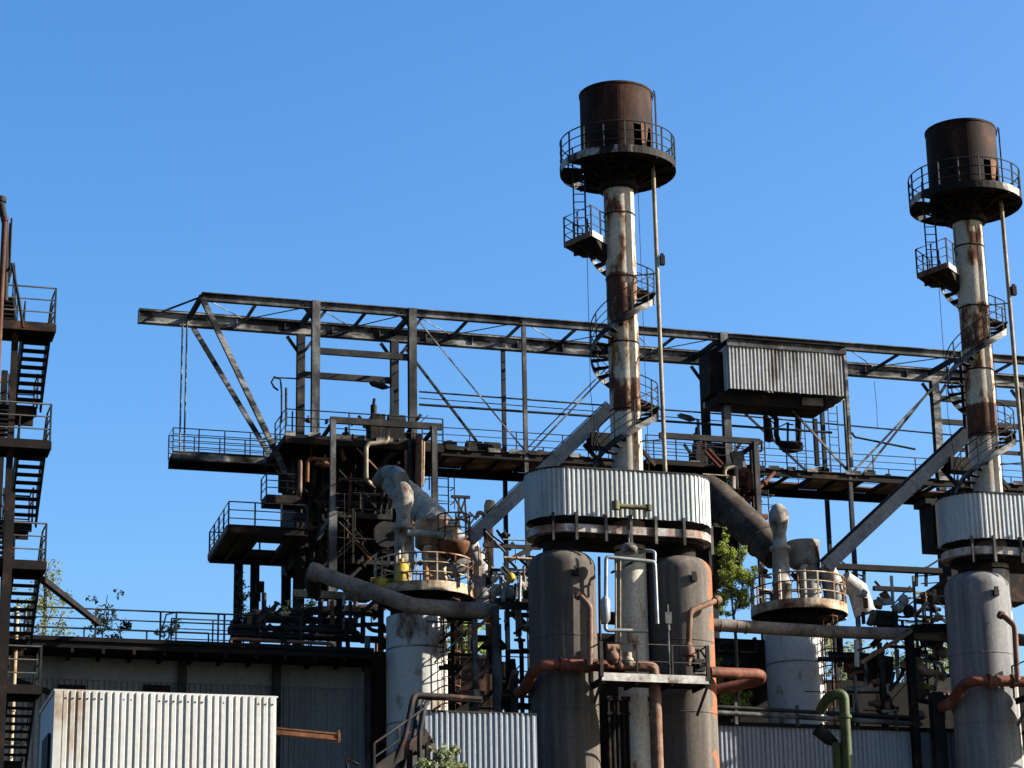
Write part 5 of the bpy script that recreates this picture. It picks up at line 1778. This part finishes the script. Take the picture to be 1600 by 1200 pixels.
# lattice mast and small chute behind the flue
m = MB()
q = at(705, 800, 88)
A, B = at(709, 776, 88), at(732, 777, 88)
A2, B2 = at(716, 808, 88), at(733, 818, 88)
m.beam(A - UX * .1, B + UX * .05, .12, .1)
for p_, e_ in ((A, B2), (B - UX * .1, A2), (A + UX * .2, A2 + UX * .0), (B - UX * .15, B2 - UX * .1), (A2, B2), (at(733, 800, 88), at(745, 812, 88)), (A2, at(740, 806, 88)), (at(735, 818, 88), at(748, 800, 88))):
    m.beam(p_, e_, .06, .06)
m.beam(A2, Vector((A2.x, A2.y, 12)), .1, .1)
m.beam(B2, Vector((B2.x, B2.y, 12)), .1, .1)
single(m, 'lattice_mast', DARKG, 'small dark lattice mast against the sky between the left kiln and the grey flue', 'mast')
m = MB().tube([at(765, 800, 84.5), at(765, 790, 84.5), at(766, 783, 84.5)], [.2, .2, .17], 14)
m.tube([at(765, 800, 84.5), Vector((at(765, 800, 84.5).x, at(765, 800, 84.5).y, 10))], .12, 10)
single(m, 'vent_cap', CREAM, 'small cream vent head peeping over the grey flue of the left kiln', 'vent')
m = MB().pipe([at(745, 808, 84.5), at(748, 800, 84.5), at(756, 803, 84.5), at(760, 830, 84.5), Vector((at(760, 830, 84.5).x, at(760, 830, 84.5).y, 10))], .08, .15, 8)
single(m, 'bent_vent_pipe', BRNP, 'thin brown bent vent pipe beside the small cream vent head', 'pipe')

# ================================================================ dark bunker behind the middle vessels, right side
t = thing('bunker_tower', 'dark bunker house half hidden behind the middle oval housing, rusty pipes on its right', 'industrial tower', at(1120, 1000, 90))
q0, q1 = at(1010, 716, 89.2), at(1196, 728, 89.2)
zt = q0.z * .5 + q1.z * .5
Q0, Q1 = Vector((q0.x, q0.y, zt)), Vector((q1.x, q1.y, zt))
MB().prism([Q0, Q1, Q1 - NX * 4, Q0 - NX * 4], -.2).build('deck_floor', DARK, t)
MB().rail([Q0, Q1], .95, 3, .022, 1.3).build('railing', RAILM, t)
h0, h1 = at(1010, 800, 90.5), at(1152, 800, 90.5)
H0, H1 = Vector((h0.x, h0.y, 0)), Vector((h1.x, h1.y, 0))
zl = at(1120, 900, 90.5).z
MB().prism([H0 + Z * zl, H1 + Z * zl, H1 - NX * 3 + Z * zl, H0 - NX * 3 + Z * zl], zt - .2 - zl).build('hopper', DARK, t)
m = MB()
for i in range(7):
    a = H0.lerp(H1, i / 6) + NX * .08
    m.beam(a + Z * zl, a + Z * (zt - .2), .12, .14)
for zz in (zl + 2, zl + 3.5):
    m.beam(H0 + NX * .1 + Z * zz, H1 + NX * .1 + Z * zz, .16, .16)
m.build('wall_ribs', DARKG, t)
p1 = at(1180, 690, 88.4)
MB().ibeam(Vector((p1.x, p1.y, 14)), p1, .2, .22, .04, NX).build('portal_column', GPOST, t)
p0 = at(1030, 676, 88.4)
MB().beam(Vector((p0.x, p0.y, p1.z)), p1 + UX * .2, .16, .22).build('portal_beam', DARKG, t)
MB().beam(p1 - Z * .1, at(1150, 716, 89), .14, .14).build('strut', DARKG, t)
MB().beam(at(1150, 706, 88.8), at(1158, 740, 88.8), .2, .5).build('gusset', PIPEG, t)
for pts, r_, mt in (([at(1133, 745, 88.6), at(1132, 733, 88.6), at(1150, 728, 88.6), at(1152, 765, 88.6)], .07, TANP), ([at(1160, 745, 88.6), at(1160, 733, 88.6), at(1171, 738, 88.6), at(1172, 765, 88.6)], .13, REDP), ([at(1110, 700, 88.6), at(1109, 725, 88.6)], .07, GPOST),
                    ([at(1168, 755, 89.4), at(1168, 800, 89.4)], .12, BRNP), ([at(1152, 766, 88.6), at(1156, 795, 88.8)], .1, DARK), ([at(1144, 745, 88.6), at(1144, 764, 88.6)], .14, PIPEG)):
    MB().pipe(pts, r_, .15, 10).build('pipe', mt, t)
a, b = at(1165, 802, 89), at(1200, 803, 89)
MB().prism([a, b, b - NX * 1.2, a - NX * 1.2], -.2).build('landing_floor', RUSTB, t)
q = at(1180, 800, 89.2)
MB().beam(Vector((q.x, q.y, q.z)), Vector((q.x, q.y, at(1180, 690, 88.9).z)), .2, .2, NX).build('column', DARK, t)
MB().beam(at(1192, 808, 89), at(1178, 835, 89), .1, .12).build('strut', DARK, t)
for px in (1156, 1194):
    q, e = at(px, 800, 89.6), at(px, 765, 89.6)
    m = MB().ladder(q, Vector((q.x, q.y, e.z)), UX, .4, .28, .025)
    zz = q.z + .2
    while zz < e.z:
        m.tube([Vector((q.x, q.y, zz)) - UX * .25, Vector((q.x, q.y, zz)) - UX * .3 + NX * .4, Vector((q.x, q.y, zz)) + UX * .3 + NX * .4, Vector((q.x, q.y, zz)) + UX * .25], .02, 5)
        zz += .4
    m.build('caged_ladder', DARKG, t)
clutter(t, (1108, 700, 1195, 800), (88.4, 90), 22, [DARK, DARK, DARKG, REDP, TANP], 35, (.3, 1.3), (.03, .09))
# dark hopper left of the right housing
t = thing('bunker_tower', 'stepped dark bunker house edge showing left of the oval housing at the right edge', 'industrial tower', at(1465, 1000, 88))
for x0_, x1_, ya, yb in ((1446, 1600, 778, 786), (1455, 1600, 786, 856), (1484, 1600, 856, 935)):
    a, b = at(x0_, ya, 88), at(x1_, ya, 88)
    z1, z0 = a.z, at(x0_, yb, 88).z
    A, B = Vector((a.x, a.y, z0)), Vector((b.x, b.y, z0))
    MB().prism([A, B, B - NX * 1.1, A - NX * 1.1], z1 - z0 - .004).build('hopper_stage', DARK, t)
q0, q1 = at(1428, 748, 89.2), at(1600, 760, 89.2)
m = MB()
for i in range(6):
    a = at(1462, 800, 88).lerp(at(1600, 806, 88), i / 5) + NX * .03
    m.beam(Vector((a.x, a.y, at(1440, 853, 88).z)), Vector((a.x, a.y, at(1440, 787, 88).z)), .1, .1)
m.build('wall_ribs', DARKG, t)
q = at(1500, 900, 89)
MB().ibeam(Vector((q.x, q.y, 0)), Vector((q.x, q.y, q.z)), .3, .3, .04, NX).build('column', DARK, t)

# catwalks, right
t = thing('catwalk', 'thin dark catwalk with bent rails against the sky, right of the right kiln', 'walkway', at(1390, 900, 85))
a, b = at(1300, 885, 85), at(1470, 893, 85)
MB().beam(a, b, .3, .2).build('floor_beam', DARK, t)
MB().tube([at(1308, 872, 85), at(1325, 885, 85)], .035, 6).build('bent_rail', DARKG, t)
MB().tube([at(1443, 890, 85), at(1468, 874, 85)], .04, 6).build('bent_rail', DARKG, t)
m = MB()
for px in (1323, 1350, 1432, 1447):
    m.beam(at(px, 886, 85), at(px, 916, 85), .1, .1)
m.tube([at(1330, 895, 85), at(1348, 900, 85)], .03, 6)
m.tube([at(1335, 905, 85), at(1348, 905, 85)], .03, 6)
for px, py in ((1440, 900), (1445, 912)):
    m.tube([at(px - 6, py, 85), at(1470, py - 2, 85)], .025, 6)
m.build('hanger_posts', DARK, t)
MB().beam(at(1365, 919, 85), at(1425, 922, 85), .2, .16).build('floor_beam', DARK, t)
MB().tube([at(1367, 908, 85), at(1376, 918, 85)], .05, 6).build('bent_rail', DARK, t)
t = thing('side_platform', 'dark platform with slanting underside tucked left of the vessel at the right edge', 'platform', at(1460, 935, 83))
n1, n2 = at(1480, 901, 82.2), at(1540, 904, 82.2)
zz = n1.z
f1 = atz(1428, 936, zz)
n2.z = zz
MB().prism([n1, n2, n2 + (f1 - n1), f1], -.12).build('floor', DARK, t)
MB().beam(f1 - Z * .05, f1 + UX * 2.5 - Z * .05, .1, .26).build('edge_beam', DARK, t)
MB().beam(at(1427, 926, 84), at(1458, 928, 84), .08, .1).build('tan_beam', TANP, t)
MB().beam(at(1420, 945, 83), at(1440, 930, 83), .05, .05).build('strut', DARKG, t)
MB().beam(at(1440, 935, 83), at(1478, 972, 83), .08, .1).build('strut', DARKG, t)

# right frame clutter
t = thing('steel_frame', 'cluttered dark steel frame with lit cream pipes left of the vessel at the right edge', 'steel frame', at(1420, 1130, 80.9))
for px, ya, yb, pl, w, mt in ((1429, 985, 1130, 80.45, .26, DARK), (1382, 1020, 1120, 81.25, .2, DARKG), (1339, 1055, 1115, 80.75, .1, GPOST), (1398, 900, 985, 81.65, .09, TANK), (1432, 900, 980, 81.85, .08, GPOST), (1456, 935, 975, 81.85, .08, DARKG), (1444, 940, 985, 81.85, .06, DARK)):
    q, e = at(px, yb, pl), at(px, ya, pl)
    MB().ibeam(q - Z * 2, Vector((q.x, q.y, e.z)), w, w, w * .2, NX).build('column', mt, t)
for xa, ya, xb, yb, pl, w, mt in ((1425, 982, 1484, 981, 80.25, .28, DARK), (1345, 1036, 1428, 983, 80.25, .13, BRNP), (1340, 1016, 1378, 1006, 80.45, .07, DARKG), (1330, 1122, 1436, 1128, 81.05, .3, DARK), (1385, 1010, 1425, 1012, 81.25, .1, DARK), (1440, 1000, 1486, 990, 80.85, .5, DARK),
                                  (1372, 985, 1430, 988, 81.85, .4, DARK), (1365, 965, 1400, 968, 81.65, .5, DARKG), (1330, 1040, 1390, 1048, 82, .9, DARKG), (1436, 1070, 1490, 1082, 82.6, 1.1, DARKG), (1366, 942, 1392, 940, 81.25, .22, PALEG), (1425, 962, 1455, 965, 81.65, .1, RUSTB)):
    MB().beam(at(xa, ya, pl), at(xb, yb, pl), w * .7, w).build('beam', mt, t)
for pts, r_, mt in (([at(1338, 1000, 80.8), at(1339, 1042, 80.8)], .09, TANK), ([at(1402, 1015, 80.8), at(1402, 1040, 80.8)], .07, GPOST), ([at(1419, 1028, 80.7), at(1419, 1045, 80.7)], .16, CREAM), ([at(1436, 1028, 80.9), at(1436, 1042, 80.9), at(1440, 1048, 80.9), at(1462, 1052, 80.9), at(1476, 1060, 80.9)], .13, CREAM),
                    ([at(1465, 1055, 80.7), at(1460, 1078, 80.7)], .06, CREAM), ([at(1414, 1052, 80.7), at(1415, 1067, 80.7), at(1409, 1067, 80.7)], .05, TANK), ([at(1436, 1070, 80.7), at(1462, 1076, 80.7)], .1, mat('mustard_pipe', [(.4, (.12, .09, .02)), (.6, (.34, .28, .08))], 3)), ([at(1438, 1030, 81.1), at(1470, 1036, 81.1), at(1478, 1060, 81.1)], .07, PALEG),
                    ([at(1436, 1012, 81.3), at(1445, 1008, 81.3), at(1462, 1014, 81.3), at(1460, 1026, 81.3), at(1438, 1024, 81.3)], .06, PALEG), ([at(1386, 1108, 80.8), at(1386, 1096, 80.8)], .09, BRNP), ([at(1378, 1112, 80.8), at(1402, 1111, 80.8)], .06, TANP), ([at(1462, 1104, 80.8), at(1488, 1108, 80.8), at(1489, 1114, 80.8)], .04, TANK),
                    ([at(1350, 1045, 80.6), at(1358, 1070, 80.6)], .04, DARKG), ([at(1397, 1050, 81), at(1390, 1080, 81), at(1412, 1052, 81)], .06, DARKG), ([at(1376, 935, 81.4), at(1372, 950, 81.4)], .14, CREAM), ([at(1379, 925, 81.4), at(1388, 940, 81.4)], .16, RUSTB), ([at(1358, 976, 81.4), at(1366, 955, 81.4)], .12, PALEG), ([at(1346, 926, 81.6), at(1352, 930, 81.6)], .16, PALEG),
                    ([at(1352, 935, 81.4), at(1353, 950, 81.4)], .09, REDP)):
    MB().pipe(pts, r_, .12, 9).build('pipe', mt, t)
for px, py, r_, mt in ((1482, 995, .22, PIPEG), (1474, 1020, .2, PIPEG), (1466, 1004, .2, BRNP), (1412, 938, .2, PALEG), (1420, 955, .22, DARKG), (1405, 950, .18, PALEG), (1340, 1030, .16, LEAFD), (1425, 1118, .14, TANP), (1440, 1117, .16, TANP), (1472, 1117, .2, TANP)):
    ball(MB(), at(px, py, 81.2), r_, 1.1).build('valve_body', mt, t)
mx_ = [DARK, DARKG, DARKG, PALEG, BRNP, GPOST, CREAM]
clutter(t, (1345, 925, 1478, 980), (81, 82.6), 40, mx_, 31, (.3, 1.0), (.02, .07))
clutter(t, (1300, 1000, 1490, 1112), (80.9, 82.2), 50, [DARK, DARK, DARKG, BRNP, PALEG, RUSTB], 32, (.4, 1.6), (.03, .09))
# back wall behind the right clutter and behind vessels (upper storey of the long wall)
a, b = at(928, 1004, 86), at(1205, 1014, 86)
t = thing('pump_house', 'dark pump house and backing block behind the middle twin vessels, under the level lagged pipe', 'building', at(1160, 1110, 86))
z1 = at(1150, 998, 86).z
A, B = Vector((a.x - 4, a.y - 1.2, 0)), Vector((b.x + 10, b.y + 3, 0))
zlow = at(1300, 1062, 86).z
A1 = Vector((a.x - 1, a.y - .3, 0))  # stretched left as added dark backing that blacks out the vessel gap
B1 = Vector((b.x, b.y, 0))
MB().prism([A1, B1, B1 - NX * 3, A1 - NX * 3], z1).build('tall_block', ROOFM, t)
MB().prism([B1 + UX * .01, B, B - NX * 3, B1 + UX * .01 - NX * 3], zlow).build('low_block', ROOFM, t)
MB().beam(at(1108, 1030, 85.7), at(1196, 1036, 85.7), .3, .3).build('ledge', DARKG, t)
m = MB().pipe([at(1176, 1024, 85.6), at(1182, 1005, 85.6), at(1178, 996, 85.6)], .08, .2, 8)
m.pipe([at(1120, 1024, 85.6), at(1124, 1004, 85.6), at(1150, 1004, 85.6)], .06, .2, 8)
m.build('wall_pipes', DARKG, t)

clutter(t, (1112, 1000, 1200, 1100), (84.6, 85.8), 18, [DARK, DARKG, DARKG, BRNP], 36, (.4, 1.6), (.04, .1))
# ================================================================ plant to the right of the picture whose shade falls on the low walls

# ================================================================ trees and saplings
def tree(name, label, cat, base, clumps, nleaf, size, lm, stems, spread=1.0, group=None):
    """clumps: [(centre, radius)] ; stems: [(points, radius)]"""
    t = thing(name, label, cat, base, group)
    m = MB()
    for pts, r_ in stems:
        n = len(pts)
        m.tube(pts, [max(.012, r_ * (1 - .8 * i / (n - 1))) for i in range(n)], 7)
    for c, r_ in clumps:
        for k in range(3):
            d = Vector((random.uniform(-1, 1), random.uniform(-1, 1), random.uniform(-.2, 1))).normalized()
            m.tube([c - Z * r_ * .6, c + d * r_ * .8], [.02, .008], 5)
    m.build('trunk', BARK, t)
    m = MB()
    tot = sum(r_ ** 2 for c, r_ in clumps)
    for c, r_ in clumps:
        sub = [c + Vector((random.gauss(0, .45), random.gauss(0, .45), random.gauss(0, .45))) * r_ for i in range(max(3, int(8 * r_ + 3)))]
        for i in range(int(nleaf * r_ ** 2 / tot)):
            q = random.choice(sub) + Vector((random.gauss(0, 1), random.gauss(0, 1), random.gauss(0, 1))) * r_ * .22
            s = size * random.uniform(.6, 1.3)
            a = Vector((random.uniform(-1, 1), random.uniform(-1, 1), random.uniform(-.9, .5))).normalized()
            b = a.cross(Vector((random.uniform(-1, 1), random.uniform(-1, 1), random.uniform(-1, 1)))).normalized()
            m.add([q - a * s, q + b * s * .45, q + a * s, q - b * s * .45], [(0, 1, 2, 3)])
    m.build('crown', lm, t)
    return t


def px_clumps(lst, pl, dz=.4):
    return [(at(x, y, pl + random.uniform(-dz, dz)), r_) for x, y, r_ in lst]


b = at(1150, 1100, 81.4)
tree('young_tree', 'bright green young tree growing between the middle right vessel and the dark sloping duct', 'tree', Vector((b.x, b.y, 0)),
     px_clumps([(1131, 826, 0.08), (1133, 838, 0.16), (1130, 850, 0.18), (1131, 862, 0.26), (1137, 880, 0.36), (1158, 868, 0.22), (1150, 893, 0.44), (1130, 905, 0.36), (1160, 905, 0.40), (1172, 900, 0.24), (1140, 925, 0.40), (1122, 930, 0.32), (1158, 928, 0.34), (1178, 890, 0.16), (1168, 935, 0.24), (1130, 950, 0.28), (1155, 945, 0.24)], 81.3, 0.32),
     13000, .044, LEAF, [([Vector((b.x, b.y, 8)), at(1150, 1000, 81.4), at(1143, 930, 81.3), at(1134, 845, 81.3)], .08), ([at(1147, 960, 81.3), at(1162, 910, 81.3), at(1174, 892, 81.2)], .04)])
b = at(1150, 1130, 82.9)
tree('bush', 'green bush below the red U pipe, right of the middle twin vessels', 'bush', Vector((b.x, b.y, 8)),
     px_clumps([(1135, 1083, .35), (1150, 1090, .4), (1165, 1094, .3), (1128, 1095, .3), (1120, 1035, .2), (1126, 1055, .2), (1140, 1100, .3)], 83.2, .3), 1500, .07, LEAF, [([Vector((b.x, b.y, 8)), at(1145, 1095, 83.2)], .05)])
b = at(690, 1205, 66)
tree('bush', 'leafy pale green bush at the bottom edge in front of the small blue grey shed', 'bush', Vector((b.x, b.y, 0)),
     px_clumps([(690, 1188, .3), (707, 1176, .22), (670, 1192, .25), (718, 1172, .14), (700, 1200, .35), (660, 1200, .3), (683, 1178, .18), (722, 1200, .2)], 66, .3), 1100, .075, LEAFP, [([Vector((b.x, b.y, 0)), at(690, 1195, 66)], .05), ([at(690, 1200, 66), at(715, 1168, 66)], .015)])
b = at(75, 1000, 110)
tree('birch_tree', 'pale sunlit tree showing behind the foot of the left stair tower', 'tree', Vector((b.x, b.y, 0)),
     px_clumps([(72, 885, .5), (68, 905, .7), (85, 900, .35), (80, 925, .6), (100, 935, .4), (60, 935, .8), (75, 955, .8), (92, 965, .5), (48, 960, .9), (60, 985, .9), (88, 985, .6)], 110, 1), 1500, .09, LEAFP,
     [([Vector((b.x, b.y, 0)), at(70, 960, 110), at(72, 880, 110)], .16)])
for i, (px, pts, cl, n, lab) in enumerate((
        (158, [(158, 1000), (162, 965), (168, 930)], [(160, 975, .5), (168, 962, .4), (150, 978, .35), (172, 945, .18), (150, 938, .14), (185, 933, .16), (140, 936, .12), (178, 922, .1)], 420, 'spindly sapling sprouting behind the roof railing, tall wispy one left of the catwalk'),
        (190, [(190, 1000), (188, 975)], [(188, 982, .3), (196, 978, .25)], 160, 'low sapling sprouting behind the roof railing, just right of the tall wispy one'),
        (263, [(263, 1000), (264, 980)], [(264, 984, .35), (272, 978, .3), (256, 990, .25)], 220, 'small round sapling sprouting behind the roof railing, beside the catwalk end'),
        (381, [(381, 1000), (380, 940), (378, 900)], [(380, 965, .4), (376, 945, .35), (384, 930, .3), (378, 912, .25), (374, 900, .18), (386, 985, .35)], 480, 'slender sapling seen between the two dark columns under the low left platform'),
        (445, [(445, 1000), (440, 970)], [(440, 950, .22), (455, 955, .2), (432, 958, .2), (450, 940, .14), (420, 962, .14)], 160, 'thin sparse sapling right of the two dark columns, before the sky'),
        (480, [(480, 1000), (485, 950)], [(482, 950, .3), (490, 938, .25), (476, 962, .3)], 220, 'sapling seen through the braces under the tan cross beam'))):
    b = at(px, 1000, 88.5)
    tree('sapling', lab, 'sapling', Vector((b.x, b.y, rz)), px_clumps(cl, 88.5, .3), n, .075, LEAFD if i not in (0, 2) else LEAFP,
         [([Vector((b.x, b.y, rz))] + [at(x, y, 88.5) for x, y in pts[1:]], .03)], group='saplings on the low roof')
tree('far_tree', 'pale greenery seen through the right steel frame, far behind', 'tree', at(1360, 1040, 120),
     px_clumps([(1300, 1010, 1.2), (1320, 1030, 1.2), (1345, 1045, 1.0), (1310, 1050, 1.2), (1290, 985, 1.0), (1450, 1020, 1.4), (1470, 1045, 1.4), (1420, 1040, 1.2), (1440, 1075, 1.2)], 120, 2), 2600, .17, LEAFP,
     [([Vector((at(1350, 1100, 120).x, at(1350, 1100, 120).y, 0)), at(1340, 1040, 120)], .25)])
tree('far_tree', 'dark greenery showing low behind the middle steel frame, left of the twin vessels', 'tree', at(730, 1100, 110),
     px_clumps([(715, 985, .7), (728, 1000, .7), (718, 1010, .7), (750, 1000, .5), (760, 1020, .5), (735, 975, .4)], 110, 1.5), 900, .14, LEAF,
     [([Vector((at(730, 1100, 110).x, at(730, 1100, 110).y, 0)), at(725, 1000, 110)], .2)])
q = at(1145, 960, 88)
